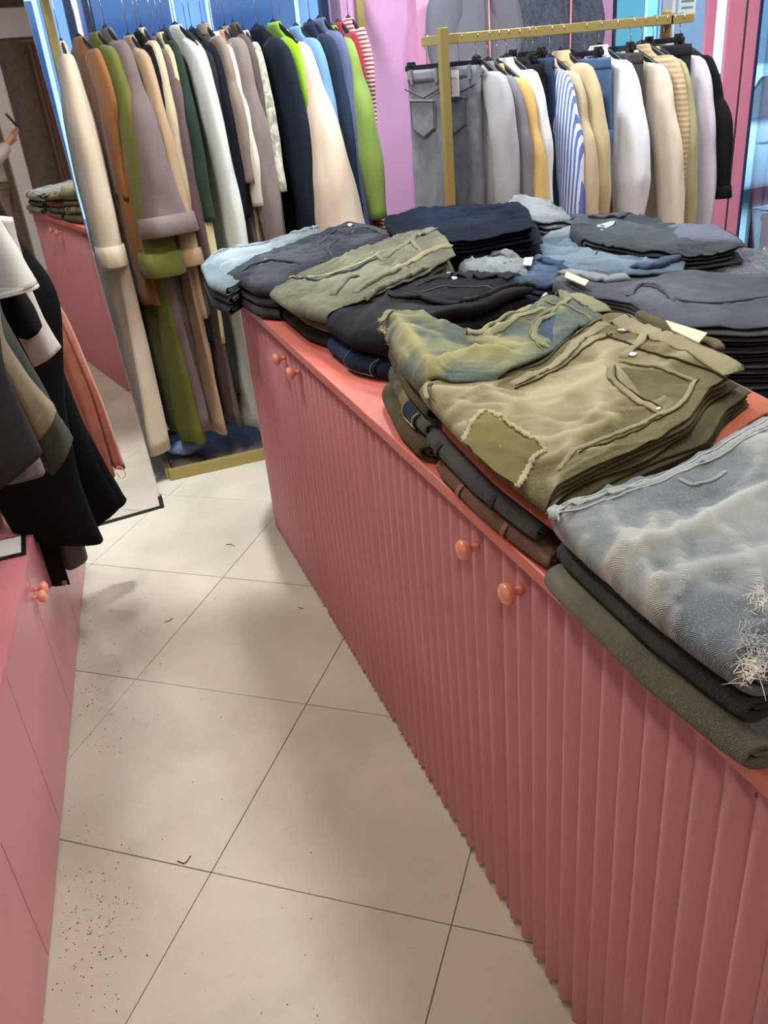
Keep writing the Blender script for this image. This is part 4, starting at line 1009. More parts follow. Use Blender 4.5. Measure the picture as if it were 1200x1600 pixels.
# ------------------------------------------------------------------ hanging clothes
def rot2(x, y, a): c, s = math.cos(a), math.sin(a); return x*c-y*s, x*s+y*c
def loftmesh(name, R, mat, parent, cap0=True, cap1=True, attr=None):
    """R: (rings, n, 3) in the parent's local space"""
    nr, nc = R.shape[:2]; F = grid_faces(nr, nc).tolist()
    if cap0: F.append(list(range(nc))[::-1])
    if cap1: F.append([(nr-1)*nc+k for k in range(nc)])
    return mesh_obj(name, R.reshape(-1, 3), F, mat, parent, world=False, attr=attr)
def body_rings(L, hw, hem, th, seed, neck=.055, sh=.125, n=40, nz=34, fold=.010, waist=0.):
    """hanging torso: local y = shoulder line, x = thickness, z = 0 at the neck going down"""
    kz = np.linspace(0, 1, nz)**1.25; z = -kz*L
    a = np.linspace(0, 2*math.pi, n, endpoint=False)
    ky = np.interp(-z, [0, .01, .03, sh*.6, sh, sh+.06, L*.5, L], [neck*.8, neck, neck*1.2, hw*.68, hw*.97, hw, hw+(hem-hw)*.45-waist, hem])
    kx = np.interp(-z, [0, .02, sh, .25, L], [.012, .018, th*.75, th, th*1.15])
    ca, sa = np.cos(a), np.sin(a)
    X = kx[:, None]*np.sign(ca)*np.abs(ca)**.6; Y = ky[:, None]*np.sign(sa)*np.abs(sa)**.75
    fr = np.clip(-z/.5, 0, 1)[:, None]
    f = fold*fr*(np.sin(Y*34+seed*2+2*vnoise(-z*1.2, 0., seed=seed)[:, None])+.7*np.sin(Y*61+seed*5+vnoise(-z*2, 3., seed=seed)[:, None]*2))
    f2 = fold*.5*fbm(Y*7, (z*1.6)[:, None]+0*Y, X*8, seed=seed, o=2)
    X = X+f+f2
    Z = z[:, None]+0*X+.012*fr**3*fbm(Y*8, 0*Y, seed=seed+3)*(kz[:, None] > .9)
    R = np.stack([X, Y, Z], -1)
    return R
def sleeve_rings(p0, path, w, th, seed, n=22, m=30, wr=.5, end_flare=0.):
    """path: list of (dx, dy, dz) from the shoulder point p0; w / th: half width / half thickness lists"""
    P = np.array([p0]+[np.array(p0)+np.array(q) for q in path], float); P = resample(P, m)
    u = np.linspace(0, 1, m)
    W = np.interp(u, np.linspace(0, 1, len(w)), w)*np.clip(.45+u*6, 0, 1); TH = np.interp(u, np.linspace(0, 1, len(th)), th)
    T = np.gradient(P, axis=0); T /= np.linalg.norm(T, axis=1)[:, None]
    ex = np.tile(np.array([1., 0, 0]), (m, 1)); ex -= T*(ex*T).sum(1)[:, None]; ex /= np.linalg.norm(ex, axis=1)[:, None]
    ey = np.cross(T, ex)
    a = np.linspace(0, 2*math.pi, n, endpoint=False); ca, sa = np.cos(a), np.sin(a)
    A = u[:, None]*6; Bq = a[None, :]
    rr = 1+wr*.22*fbm(np.cos(Bq)*1.1+A*.5, np.sin(Bq)*1.1, A*.5, seed=seed, o=2)
    cr = wr*.07*np.sin(A*2.2+4*np.sin(Bq+seed)+seed)*np.clip(u*2-.3, 0, 1)[:, None]+wr*.05*np.sin(Bq*3+seed+A*.5)
    rr = rr+cr
    return P[:, None]+ex[:, None]*(TH[:, None]*np.sign(ca)*np.abs(ca)**.8*rr)[..., None]+ey[:, None]*(W[:, None]*sa*rr)[..., None]
m_hook = plain('hanger_wire', '#c9ccd0', .25, metal=1.)
m_hng = plain('black_hanger_plastic', '#17181b', .35)
def make_hanger_mesh():
    mb = MB()
    for sg in (-1, 1):
        y = np.linspace(0, .2, 9)
        P = np.stack([0*y, sg*y*.92, .028-.012*np.cos(y/.2*2)-.105*(y/.2)**1.25], 1)
        mb.tube(P, np.linspace(.013, .010, 9), 8, flat=.55, up=(1, 0, 0))
    mb.tube(np.array([(0, -.13, -.05), (0, 0, -.055), (0, .13, -.05)]), .004, 6)
    return mb
def make_hook(h):
    a = np.linspace(-1.9, math.pi-.2, 14)
    P = [(0, 0, 0.005), (0, 0, h-.05)]+[(0, .018*math.cos(t2) if False else -.018*math.sin(t2)*0+.018*math.cos(t2), h-.018+.018*math.sin(t2)) for t2 in a]
    P = [(0, 0, .0), (0, 0, h*.5), (0, .004, h-.045)]+[(0, .018*math.cos(t2), h-.018+.018*math.sin(t2)) for t2 in np.linspace(-.9, math.pi+.2, 12)]
    return MB().tube(P, .0016, 6)
_h0 = {}
import re
def hlab(lb, head='black hanger'):
    short = re.split(r' (?:with|between|beside|behind|next|left|right|reaching|before|squeezed|just|hung|clipped|on|at|over|under|tucked|showing|nearest|hanging|last|displayed|below|beneath) ', lb)[0]
    return head+' carrying the '+short
def hanger(x, y, z, rot, h, label, group, kind='top'):
    """z: hanger collar height, h: hook length up to the bar"""
    t = thing('clothes_hanger', (x, y, z), label, 'hanger', group, rot)
    key = (kind, round(h, 3))
    if key not in _h0:
        if kind == 'top':
            b = make_hanger_mesh().build('hanger_body', m_hng, t, True, world=False); clips = None
        else:
            b = MB().box((-.006, -.115, -.012), (.006, .115, .008), .003).build('hanger_body', m_hng, t, False, world=False)
            clips = []
            for sg in (-1, 1):
                c = MB().box((-.014, sg*.085-.011, -.05), (-.004, sg*.085+.011, .02), .003).box((.004, sg*.085-.011, -.05), (.014, sg*.085+.011, .02), .003).box((-.018, sg*.085-.009, .0), (.018, sg*.085+.009, .012), .002).build('clip', m_hng, t, False, world=False)
                clips.append(c.data)
        k = make_hook(h).build('hook', m_hook, t, True, world=False)
        _h0[key] = (b.data, k.data, clips)
    else:
        bd, kd, cl = _h0[key]
        link(bpy.data.objects.new('hanger_body', bd), t); link(bpy.data.objects.new('hook', kd), t)
        for c in (cl or []): link(bpy.data.objects.new('clip', c), t)
    return t

def top_garment(name, label, cat, group, x, y, zneck, rot, mat, L, hw=.21, hem=.25, th=.024, sl=.56, sw=(.085, .075, .065, .06), sth=(.03, .03, .026, .024), cuff=None, collar=None, seed=1, out=.05, fwd=0., trims=None, cuffmat=None, fold=.010, lean=0.):
    t = thing(name, (x, y, zneck-L), label, cat, group, rot)
    R = body_rings(L, hw, hem, th, seed, fold=fold); R[..., 2] += L
    loftmesh('body', R, mat, t)
    for sg in (-1, 1):
        if sl <= 0: continue
        p0 = (0, sg*(hw-.125), L-.075)
        path = [(-.002, sg*.05, -.04), (-.004, sg*.088, -.09), (-.006, sg*.108, -.17), (-.006+fwd*.3, sg*(.118+out*.4), -sl*.4), (-.008+fwd*.7, sg*(.12+out*.8), -sl*.7), (-.008+fwd, sg*(.12+out), -sl)]
        if sg > 0: path = [(0, q[1]*.6, q[2]) for q in path]
        S = sleeve_rings(p0, path, sw, sth, seed*3+sg)
        so = loftmesh('sleeve', S, mat, t)
        if cuff:
            ch, cw = cuff
            e = S[-1].mean(0); dirv = S[-1].mean(0)-S[-4].mean(0); dirv /= np.linalg.norm(dirv)
            rel = S[-1]-e
            rings = [e-dirv*ch+rel*.9, e-dirv*ch+rel*cw, e-dirv*ch*.5+rel*cw*1.03, e+rel*cw*1.05, e+dirv*.006+rel*cw, e+dirv*.004+rel*.8]
            loftmesh('cuff', np.array(rings), cuffmat or mat, so)
    if collar:
        a = np.linspace(0, 2*math.pi, 24, endpoint=False)
        rg = []
        for (zz, kx, ky) in ((-.045, .022, .070), (-.018, .020, .056), (.006, .017, .046), (.003, .020, .050), (-.032, .027, .072)):
            rg.append(np.stack([kx*np.cos(a), ky*np.sin(a), L+zz+.0*a], 1))
        loftmesh('collar', np.array(rg), collar if not isinstance(collar, bool) else mat, t, False, False)
    return t

# ---- back rack (bar along x)
m_gold = plain('brushed_brass', '#a8965c', .38, metal=.45, var=.05)
BY, BZ, BX0, BX1 = 3.90, 1.955, .135, 1.50
t = thing('clothes_rack', ((BX0+BX1)/2, BY, 0), 'brass square-tube rack holding long dresses beside the mirror', 'rack')
MB().box((BX0, BY-.014, BZ-.03), (BX1, BY+.014, BZ), .002).build('hanging_bar', m_gold, t)
for xx in (.185, BX1):
    MB().box((xx-.018, 4.10, 0), (xx+.018, 4.136, BZ), .002).build('post', m_gold, t)
    MB().box((xx-.014, BY-.014, BZ-.03), (xx+.014, 4.12, BZ), .002).build('arm', m_gold, t)
fb = MB(); 
for yy in (3.63, 4.14): MB().box((BX0+.09, yy-.014, 0), (BX1, yy+.014, .05), .002).build('base_rail', m_gold, t)
for xx in (BX0+.09, BX1): MB().box((xx-.014, 3.645, 0), (xx+.014, 4.125, .05), .002).build('base_rail', m_gold, t)
MB().box((BX0+.104, 3.645, .006), (BX1-.014, 4.125, .03)).build('base_panel', plain('brown_base_board', '#5b4c44', .6), t)
q = onz(300, 712, .045)
t = thing('plastic_bag', (q[0], q[1]+.03, .03), 'crumpled pale blue plastic bag lying in the rack base under the cream dress', 'bag')
u = np.linspace(0, math.pi, 12); v = np.linspace(0, 2*math.pi, 24, endpoint=False); Uu, Vv = np.meshgrid(u, v, indexing='ij')
rb = 1+.35*fbm(np.cos(Vv)*2, np.sin(Vv)*2, Uu*2, seed=4)
mesh_obj('bag_body', np.stack([q[0]+.09*rb*np.sin(Uu)*np.cos(Vv), q[1]+.06+.05*rb*np.sin(Uu)*np.sin(Vv), .068+.037*np.cos(Uu)], -1).reshape(-1, 3), grid_faces(12, 24).tolist(), plain('blue_plastic', '#7fa3d6', .3), t)

G_B = 'clothes hanging on the brass back rack'
PH = math.radians(7)
# (photo x of neck, colour key, colour, colour2, length, sleeve length, cuff, kind, label, extras)
BG = [
 (93, 'cream_linen', '#cdbda6', '#b9a78f', 1.62, .72, (.075, 1.12), 'dress', 'long cream linen dress with wide turned-back cuffs beside the mirror', dict(sw=(.09, .085, .078, .076), hem=.30, sth=(.03, .045, .05, .052), out=.06, th=.045, fold=.016)),
 (122, 'caramel', '#94663d', '#774e2c', 1.0, .50, None, 'shirt', 'caramel brown shirt between the cream and olive dresses', dict(out=-.07, sth=(.02, .022, .022, .02))),
 (148, 'olive_linen', '#6b7033', '#545926', 1.64, .80, (.085, 1.2), 'dress', 'long olive green dress with broad folded cuff', dict(sw=(.085, .085, .085, .088), hem=.28, sth=(.032, .042, .05, .075), out=.08, th=.036, fold=.014)),
 (166, 'mauve_linen', '#776766', '#5f5252', 1.60, .66, (.07, 1.2), 'dress', 'long mauve-grey dress with wide rolled cuff', dict(sw=(.085, .085, .09, .10), hem=.28, sth=(.03, .045, .062, .088), out=.11, th=.036, fold=.014)),
 (200, 'tan_linen', '#b3977a', '#947a60', 1.60, .76, (.06, 1.15), 'dress', 'long tan dress with turned-up pointed cuff beside the mauve one', dict(hem=.28, sth=(.028, .036, .044, .05), out=.07)),
 (216, 'black_knit', '#1e1f22', '#141416', 1.2, .58, None, 'jumper', 'black knit jumper behind the tan dress', {}),
 (222, 'oat', '#c3b498', '#a99a80', 1.1, .60, None, 'shirt', 'oat coloured shirt beside the black knit jumper', {}),
 (240, 'mauve_brown', '#6c5a59', '#554646', 1.58, .84, None, 'dress', 'long mauve-brown dress with long narrow sleeve', dict(sw=(.085, .08, .075, .06), sth=(.028, .036, .04, .03), out=.06)),
 (250, 'butter', '#cfc69b', '#b4ab80', 1.2, .80, (.05, 1.05), 'shirt', 'butter yellow shirt with a plain buttoned cuff', {}),
 (258, 'bottle_green', '#2c3a30', '#1f2a22', 1.45, .62, None, 'coat', 'bottle green coat left of the white coat', {}),
 (275, 'chalk_white', '#d5d8d2', '#b9beb8', 1.66, .84, (.05, 1.03), 'coat', 'long chalk white coat reaching almost to the floor', dict(sw=(.075, .07, .065, .06), sth=(.028, .036, .036, .036), out=.08, th=.03)),
 (292, 'charcoal_velvet', '#2c3034', '#1e2124', 1.35, .82, None, 'coat', 'charcoal velvet coat right of the chalk white coat', {}),
 (300, 'ink', '#16181f', '#0e1015', 1.4, .62, None, 'coat', 'ink black coat before the taupe shirt jacket', {}),
 (318, 'taupe', '#8a7d70', '#6d6157', .95, .50, None, 'jacket', 'taupe shirt jacket with stitched collar', dict(collar=True)),
 (332, 'ivory', '#d9d4c6', '#bfb9ab', 1.0, .56, None, 'shirt', 'ivory shirt next to the taupe jacket', dict(collar=True)),
 (345, 'peach', '#c39672', '#a97d5c', 1.1, .56, None, 'blouse', 'peach blouse squeezed beside the ivory shirt', {}),
 (352, 'stone_grey', '#807470', '#675d5a', 1.30, .76, None, 'coat', 'stone grey wool coat with broad bent sleeve', dict(sw=(.095, .09, .075, .06), sth=(.035, .052, .055, .03), out=.10)),
 (366, 'dark_taupe', '#5c4f4b', '#463c39', 1.2, .80, (.06, 1.06), 'coat', 'dark taupe coat with a light turned cuff', dict(sw=(.085, .08, .07, .06))),
 (380, 'print', '#c9c4b4', '#6f7560', 1.0, .52, None, 'blouse', 'white blouse with scattered green and grey print', dict(matkw=dict(scale=26, contrast=.25))),
 (402, 'midnight', '#1d2430', '#131821', 1.35, .86, None, 'coat', 'midnight blue coat left of the lime green top', dict(sw=(.085, .085, .08, .075), sth=(.03, .045, .05, .05), out=.06)),
 (428, 'lime', '#86b118', '#6c9410', 1.0, .66, None, 'top', 'bright lime green satin top with gathered shoulder', dict(sw=(.06, .06, .055, .04), rough=.45, sth=(.028, .032, .03, .02), out=.08)),
 (440, 'champagne', '#d6c3b0', '#c2ad99', 1.05, .74, (.02, 1.02), 'top', 'champagne satin top with wide flaring sleeve', dict(sw=(.08, .10, .125, .145), rough=.4, sth=(.03, .055, .08, .10), out=.12)),
 (462, 'sky_blue', '#6f97c4', '#557cab', 1.05, .62, None, 'jumper', 'sky blue jumper between champagne and navy garments', {}),
 (485, 'navy_wool', '#28324a', '#1b2233', 1.15, .70, None, 'jumper', 'navy wool jumper beside the sky blue one', {}),
 (500, 'slate_blue', '#565f80', '#454d6b', 1.15, .80, None, 'jacket', 'slate blue denim jacket left of the moss green jumper', {}),
 (516, 'moss', '#7c9148', '#657835', .95, .66, (.02, .8), 'jumper', 'moss green jumper with gathered wrist', dict(sw=(.09, .085, .075, .06), sth=(.032, .05, .05, .034), out=.14)),
 (528, 'crimson', '#8e2434', '#6e1926', .9, .5, None, 'top', 'crimson top between the moss green and striped ones', dict(sth=(.018, .022, .022, .02), out=-.03)),
 (545, 'red_stripe', '#ded6cc', '#cfc6bb', .85, .42, None, 'top', 'red and white striped top at the end of the back rack', dict(sth=(.018, .02, .02, .018), out=-.04, matkw=dict(stripe=('Z', 20, '#96333c')))),
]
for k, (px, nm, c1, c2, L, sl, cuff, cat, lb, ex) in enumerate(BG):
    pz = ony(px, 62-8*k/28, BY); x = float(pz[0])+.005
    zn = 1.775-.03*k/28+((k*37) % 7-3)*.006
    ex = dict(ex); mk_ = ex.pop('matkw', {}); rg = ex.pop('rough', .9)
    mt2 = cloth('cloth_'+nm, c1, c2, scale=mk_.pop('scale', 9), contrast=mk_.pop('contrast', .9), rough=rg, twill=70, weave=.6, speck=.04, seed=k, crease=.55, **mk_)
    hem = ex.pop('hem', .24)
    top_garment('long_dress' if cat == 'dress' else 'hanging_'+('blouse' if cat == 'top' else cat), lb, cat, G_B, x, BY, zn, PH+((k*53) % 9-4)*.03, mt2, min(L, zn-.09), cuff=cuff, sl=sl, seed=k+1, hem=hem, th=ex.pop('th', .017), sth=ex.pop('sth', (.024, .03, .031, .028)), out=ex.pop('out', .02+((k*41) % 5)*.014), **ex)
    hanger(x, BY, zn-.015, PH+((k*53) % 9-4)*.03, BZ+.004-zn+.015, hlab(lb), 'hangers on the back rack')

# ---- front-right rack
FY, FZ, FX0, FX1 = 3.30, 1.655, 1.505, 2.545
t = thing('clothes_rack', ((FX0+FX1)/2, FY, 0), 'brass square-tube rack with clipped jeans and shirts by the window', 'rack')
MB().box((FX0, FY-.016, FZ-.034), (FX1, FY+.016, FZ), .002).build('hanging_bar', m_gold, t)
for xx in (FX0, FX1):
    px_ = xx-.052 if xx == FX0 else xx-.03
    py_ = FY-.15 if xx == FX0 else FY+.15
    if xx != FX0: px_ = xx+.09
    MB().box((px_-.016, py_-.016, .04), (px_+.016, py_+.016, FZ+.018), .002).build('post', m_gold, t)
    MB().box((min(px_, xx)-.012, min(py_, FY-.016), FZ-.034), (max(px_, xx)+.012, max(py_, FY+.016), FZ-.002), .002).build('arm', m_gold, t)
    MB().box((px_-.016, FY-.30, 0), (px_+.016, FY+.25, .04), .002).build('foot', m_gold, t)
MB().box((FX0+.02, FY-.016, .15), (FX1-.02, FY+.016, .18), .002).build('lower_rail', m_gold, t)
G_F = 'clothes hanging on the front brass rack'
def trousers(label, group, x, y, zt, rot, mat, L=.98, hw=.18, th=.022, seed=1, pockets=False, tag_=None, pm=None):
    t = thing('hanging_jeans', (x, y, zt-L), label, 'jeans', group, rot)
    n = 28
    def rings(y0, y1, z0, z1, m, amp, sd):
        out = []
        for i in range(m):
            u = i/(m-1); z = z0+(z1-z0)*u; a = np.linspace(0, 2*math.pi, n, endpoint=False)
            c = y0[0]+(y1[0]-y0[0])*u; hwid = y0[1]+(y1[1]-y0[1])*u
            X = th*np.sign(np.cos(a))*np.abs(np.cos(a))**.6; Y = c+hwid*np.sign(np.sin(a))*np.abs(np.sin(a))**.8
            X = X+amp*fbm(Y*12, z*7+0*Y, seed=sd)
            out.append(np.stack([X, Y, np.full(n, z)], 1))
        return np.array(out)
    if pockets: loftmesh('leg', rings((0, hw*.88), (0, hw*.93), L, 0, 34, .009, seed), mat, t)
    else: loftmesh('seat', rings((0, hw*.86), (0, hw), L, L-.27, 12, .006, seed), mat, t)
    for sg in (() if pockets else (-1, 1)): loftmesh('leg', rings((sg*hw*.5, hw*.5), (sg*hw*.56, hw*.44), L-.255, 0, 18, .012, seed+sg+5), mat, t)
    loftmesh('waistband', rings((0, hw*.865), (0, hw*.88), L+.001, L-.04, 4, .001, seed)*np.array([1.12, 1.005, 1]), pm or mat, t)
    if pockets:
        for sg in (0,):
            pc = .01
            poly = [(pc-.065, L-.105), (pc+.065, L-.10), (pc+.062, L-.20), (pc, L-.235), (pc-.062, L-.20)]
            xf = -th-.0075
            po = mesh_obj('pocket', [(xf+.004*(k2 % 2)*0, a, b) for k2, (a, b) in enumerate(poly)]+[(xf+.006, a, b) for a, b in poly], [[4, 3, 2, 1, 0]]+[(k2, (k2+1) % 5, 5+(k2+1) % 5, 5+k2) for k2 in range(5)], mat, t, False, world=False)
            pts = [(xf-.001, a, b) for a, b in [(pc-.06, L-.11), (pc-.058, L-.198), (pc, L-.23), (pc+.058, L-.198), (pc+.06, L-.105)]]
            MB().tube(pts, .0016, 5).build('stitching', plain('dark_grey_thread', '#3b3d42', .9), po, world=False)
            MB().tube([(xf-.001, pc-.064, L-.106), (xf-.001, pc+.064, L-.101)], .004, 5).build('pocket_hem', mat, po, world=False)
        MB().tube([(-th-.006, -hw*.86, L-.062), (-th-.008, 0, L-.095), (-th-.006, hw*.86, L-.062)], .003, 5).build('yoke_seam', plain('dark_grey_thread', '#3b3d42', .9), t, world=False)
        for yy in (-.07, .06): MB().box((-th-.009, yy-.006, L-.045), (-th-.002, yy+.006, L+.004), .001).build('belt_loop', mat, t, world=False)
    if tag_ is not None:
        MB().box((-th-.03, tag_-.018, L-.10), (-th-.028, tag_+.018, L-.01)).build('swing_tag', m_paper, t, world=False)
    return t
# broad grey jeans clipped at the near end: they face the aisle
acid = cloth('denim_acid_grey', '#8a8d95', '#5a5d65', scale=14, contrast=.7, weave=1., twill=90)
HLB = 'black clip hanger with wire hook on the front brass rack'
q = ony(657, 112, FY-.10); 
for (px, rr_, lb, hl, sd, tg) in ((668, 22, 'acid-washed grey jeans hung outside the brass post before the pink pillar', 'black clip hanger just outside the brass post by the pink pillar', 3, None),
                       (718, 24, 'acid-washed grey jeans with a white swing tag just inside the brass post', 'black clip hanger just inside the brass post with tagged jeans', 8, -.02)):
    jx = float(ony(px, 112, FY)[0])
    trousers(lb, G_F, jx, FY, 1.545, math.radians(rr_), acid, hw=.115, pockets=True, seed=sd, tag_=tg)
    hanger(jx, FY, 1.555, math.radians(rr_), FZ+.003-1.555, hl, 'hangers on the front rack', 'clip')
FGL = [
 ('t', 752, 'ash', '#a5a3a6', '#8c8a8e', 'ash grey sweatshirt with a side seam next to the acid-washed jeans', dict(sl=.60, sth=(.024, .034, .036, .034))),
 ('t', 770, 'iron', '#77757b', '#62606a', 'iron grey sweatshirt behind the ash grey one', dict(sl=.58)),
 ('t', 785, 'mustard', '#c3a468', '#a98b50', 'mustard tan overshirt on the front rack', dict(sl=.62, sth=(.022, .032, .036, .036))),
 ('t', 800, 'snow', '#d8dad8', '#bfc2c2', 'snow white shirt behind the mustard overshirt', dict(sl=.58)),
 ('j', 817, 'jet', '#1b1c20', '#121316', 'jet black jeans clipped left of the striped shirt', {}),
 ('j', 832, 'indigo', '#32435a', '#243246', 'dark indigo jeans clipped behind the striped shirt', {}),
 ('t', 842, 'stripe', '#d6dce8', '#c6cddb', 'blue and white striped shirt on the front rack', dict(sl=.64, sth=(.024, .034, .036, .038), stripe=('Y', 22, '#5a73b4'))),
 ('t', 868, 'sand', '#b9a78d', '#9f8d74', 'sand blouse right of the striped shirt', dict(sl=.56)),
 ('t', 886, 'biscuit', '#bfae8a', '#a3926f', 'biscuit padded jacket with curved stitched sleeve panels', dict(sl=.62, sw=(.09, .085, .09, .06), sth=(.028, .04, .05, .032), collar=True)),
 ('j', 922, 'blue', '#4f6b92', '#3b5478', 'mid blue jeans clipped left of the crisp white shirt', {}),
 ('t', 945, 'white', '#e0e2e6', '#cdd0d6', 'crisp white shirt with collar and puffed sleeve', dict(sl=.64, sw=(.075, .085, .095, .05), sth=(.024, .044, .058, .04), collar=True)),
 ('j', 970, 'graphite', '#4a4648', '#383537', 'graphite trousers clipped right of the crisp white shirt', {}),
 ('t', 995, 'ecru', '#d2c6b4', '#bdb09d', 'ecru creased shirt left of the ribbed cardigan', dict(sl=.66, sth=(.022, .034, .036, .036))),
 ('t', 1012, 'rib', '#c7b193', '#ae9879', 'ribbed cream knit cardigan on the front rack', dict(sl=.62, stripe=('Z', 16, '#a38c6d'))),
 ('t', 1030, 'sage', '#a09c78', '#888461', 'sage cotton jacket right of the ribbed cardigan', dict(sl=.66)),
 ('j', 1046, 'coal', '#2a2a2e', '#1b1b1e', 'coal black trousers clipped near the end post', {}),
 ('t', 1058, 'lilac', '#c9c3cf', '#b6b0bd', 'pale lilac shirt hanging at the window end of the rack', dict(sl=.66)),
 ('t', 1072, 'noir', '#17181a', '#0f1011', 'black jacket last on the front rack beside the pink posts', dict(sl=.5)),
]
for k, (ty, px, nm, c1, c2, lb, ex) in enumerate(FGL):
    q = ony(px, 95, FY-.06); x = float(q[0])+.01
    ex = dict(ex); st_ = ex.pop('stripe', None)
    mt2 = cloth('fcloth_'+nm, c1, c2, scale=9, contrast=.9, twill=70, weave=.6, stripe=st_, seed=k+40, crease=.8)
    ro = math.radians(8)+((k*29) % 7-3)*.02; zn = 1.565-((k*17) % 5)*.006
    if ty == 't':
        top_garment('hanging_shirt', lb, 'jacket' if 'jacket' in lb or 'cardigan' in lb else 'shirt', G_F, x, FY, zn, ro, mt2, .80, hw=.20, hem=.235, th=.014, sth=ex.pop('sth', (.02, .028, .028, .022)), seed=k+60, cuff=(.045, 1.05), out=.02+((k*37) % 5)*.016, **ex)
        hanger(x, FY, zn-.012, ro, FZ+.003-zn+.012, hlab(lb), 'shirt hangers on the front rack')
    else:
        trousers(lb, G_F, x, FY, zn-.02, ro, mt2, L=.96, th=.014, seed=k+70)
        hanger(x, FY, zn, ro, FZ+.003-zn, hlab(lb, 'black clip hanger'), 'hangers on the front rack', 'clip')

# ---- display coats in the window
def display_coat(px0, px1, label, mat, seed):
    a = ony(px0, 20, 4.06); b = ony(px1, 20, 4.06); x = (a[0]+b[0])/2; hw = (b[0]-a[0])/2
    zn = 1.90
    t = top_garment('display_coat', label, 'coat', 'coats displayed at the window', x, 4.05, zn, math.pi/2, mat, 1.15, hw=hw*.98, hem=hw*1.05, th=.05, sl=.6, sw=(.09, .08, .07, .065), sth=(.05, .05, .045, .04), seed=seed, out=-.06, fold=.006, collar=True)
    hanger(x, 4.05, zn-.01, math.pi/2, .22, hlab(label), 'window coat hangers')
    return t
display_coat(668, 798, 'smooth grey coat displayed broadside behind the front rack', cloth('coat_grey', '#797984', '#64646e', rough=.8, contrast=.9), 31)
display_coat(802, 925, 'speckled blue-grey tweed coat displayed behind the front rack', cloth('coat_tweed', '#5c6470', '#343a44', scale=60, contrast=.5), 32)
wr = thing('window_rail', (2.35, 4.05, 2.1), 'thin steel rail hung at the window carrying the display coats', 'rail')
MB().tube([(1.84, 4.05, 2.105), (2.86, 4.05, 2.105)], .008, 8).build('bar', mk, wr, True)
for px in (762, 889):
    q = ony(px, 30, 4.0)
    MB().tube([(q[0], 3.985, 2.45), (q[0], 3.985, .0)], .006, 8).build('drop_rod', plain('copper_rod', '#9a5f5a', .35, metal=.6), wr, True)

# ---- clothes over the low cabinets (rail along y, above the frame)
LRX, LRZ = -.42, 1.56
t = thing('wall_rail', (LRX, 2.2, LRZ), 'steel clothes rail above the low pink cabinets', 'rail')
MB().tube([(LRX-.09, 1.3, LRZ), (LRX+.07, 3.0, LRZ)], .012, 10).build('bar', mk, t, True)
for yy in (1.3, 3.0):
    MB().tube([(LRX-.01+(yy-2.2)*.094, yy, LRZ), (RX0, yy, LRZ)], .009, 8).build('bracket', mk, t, True)
G_L = 'clothes on the rail above the low cabinets'
def px_tube(pts, Y, th, seed, dep=.10, n=26, m=34, wr=.35):
    """tube between two photo edges (left list, right list) on the plane y=Y: real depth th in y"""
    Lp = resample(np.array([ony(x, y, Y) for x, y in pts[0]]), m); Rp = resample(np.array([ony(x, y, Y) for x, y in pts[1]]), m)
    C = (Lp+Rp)/2; H = (Rp-Lp)/2; a = np.linspace(0, 2*math.pi, n, endpoint=False)
    u = np.linspace(0, 1, m)
    rr = 1+wr*.12*fbm(np.cos(a)[None]*1.4+u[:, None]*5, np.sin(a)[None]*1.4+u[:, None]*2, seed=seed)
    ey = np.array([0, 1., 0])
    thv = np.interp(u, np.linspace(0, 1, len(th)), th) if not np.isscalar(th) else np.full(m, th)
    fl = .008*np.sin(a[None]*5+u[:, None]*4+seed)*wr
    return C[:, None]+H[:, None]*(np.sign(np.cos(a))*np.abs(np.cos(a))**.85*rr)[..., None]+ey*((thv[:, None]*np.sin(a)*rr+fl)[..., None])
def lgarment(name, label, cat, Y, mat, parts, body=True, L=.62, hw=.2, seed=1):
    """parts: (part name, (left px, right px), thickness, material or None, children)"""
    xr = LRX+(Y-2.2)*.094
    t = thing(name, (xr, Y, LRZ-.06-L), label, cat, G_L)
    if body:
        R = body_rings(L, hw, hw*1.1, .03, seed); R = np.stack([R[..., 1], R[..., 0], R[..., 2]+L], -1)[:, ::-1]
        loftmesh('body', R, mat, t)
    for (pn, pts, th, m2, ch) in parts:
        S = px_tube(pts, Y, th, seed)
        o = loftmesh(pn, to_local(S.reshape(-1, 3), t).reshape(S.shape), m2 or mat, t)
        for (cn, cp, cth, cm) in ch:
            S2 = px_tube(cp, Y-.004, cth, seed+9, m=10)
            loftmesh(cn, to_local(S2.reshape(-1, 3), t).reshape(S2.shape), cm or m2 or mat, o)
    hanger(xr, Y, LRZ-.075, math.pi/2, .088, hlab(label), 'hangers above the low cabinets')
    return t
mc = lambda n, a, b, **k: cloth('lcloth_'+n, a, b, twill=160, weave=.5, crease=.35, **k)
lgarment('denim_jacket', 'charcoal denim jacket with raw hem hanging over the low cabinets', 'jacket', 1.70, mc('charcoal', '#38383a', '#262628'),
         [('sleeve', ([(-150, 420), (-120, 560), (-60, 790)], [(-10, 400), (5, 570), (35, 640), (66, 705)]), (.05, .05, .05), None, [])], seed=2, L=.55)
lgarment('knit_jumper', 'grey marl knit jumper under the charcoal denim jacket', 'jumper', 1.78, mc('greymarl', '#7d7274', '#655b5d', speck=.3),
         [('sleeve', ([(-150, 520), (-100, 660), (-20, 752)], [(0, 560), (40, 660), (70, 738)]), (.04, .04, .036), None, [])], seed=3, L=.58)
lgarment('sweatshirt', 'sand sweatshirt with ribbed cuff over the low cabinets', 'sweatshirt', 1.85, mc('sand', '#8f8168', '#776a54'),
         [('sleeve', ([(-90, 300), (-40, 520), (10, 600), (48, 690)], [(-20, 300), (5, 530), (45, 590), (86, 636)]), (.05, .055, .045), None,
           [('cuff', ([(34, 668), (46, 678), (58, 685)], [(76, 625), (84, 632), (88, 640)]), (.04, .044), None)])], seed=4, L=.6)
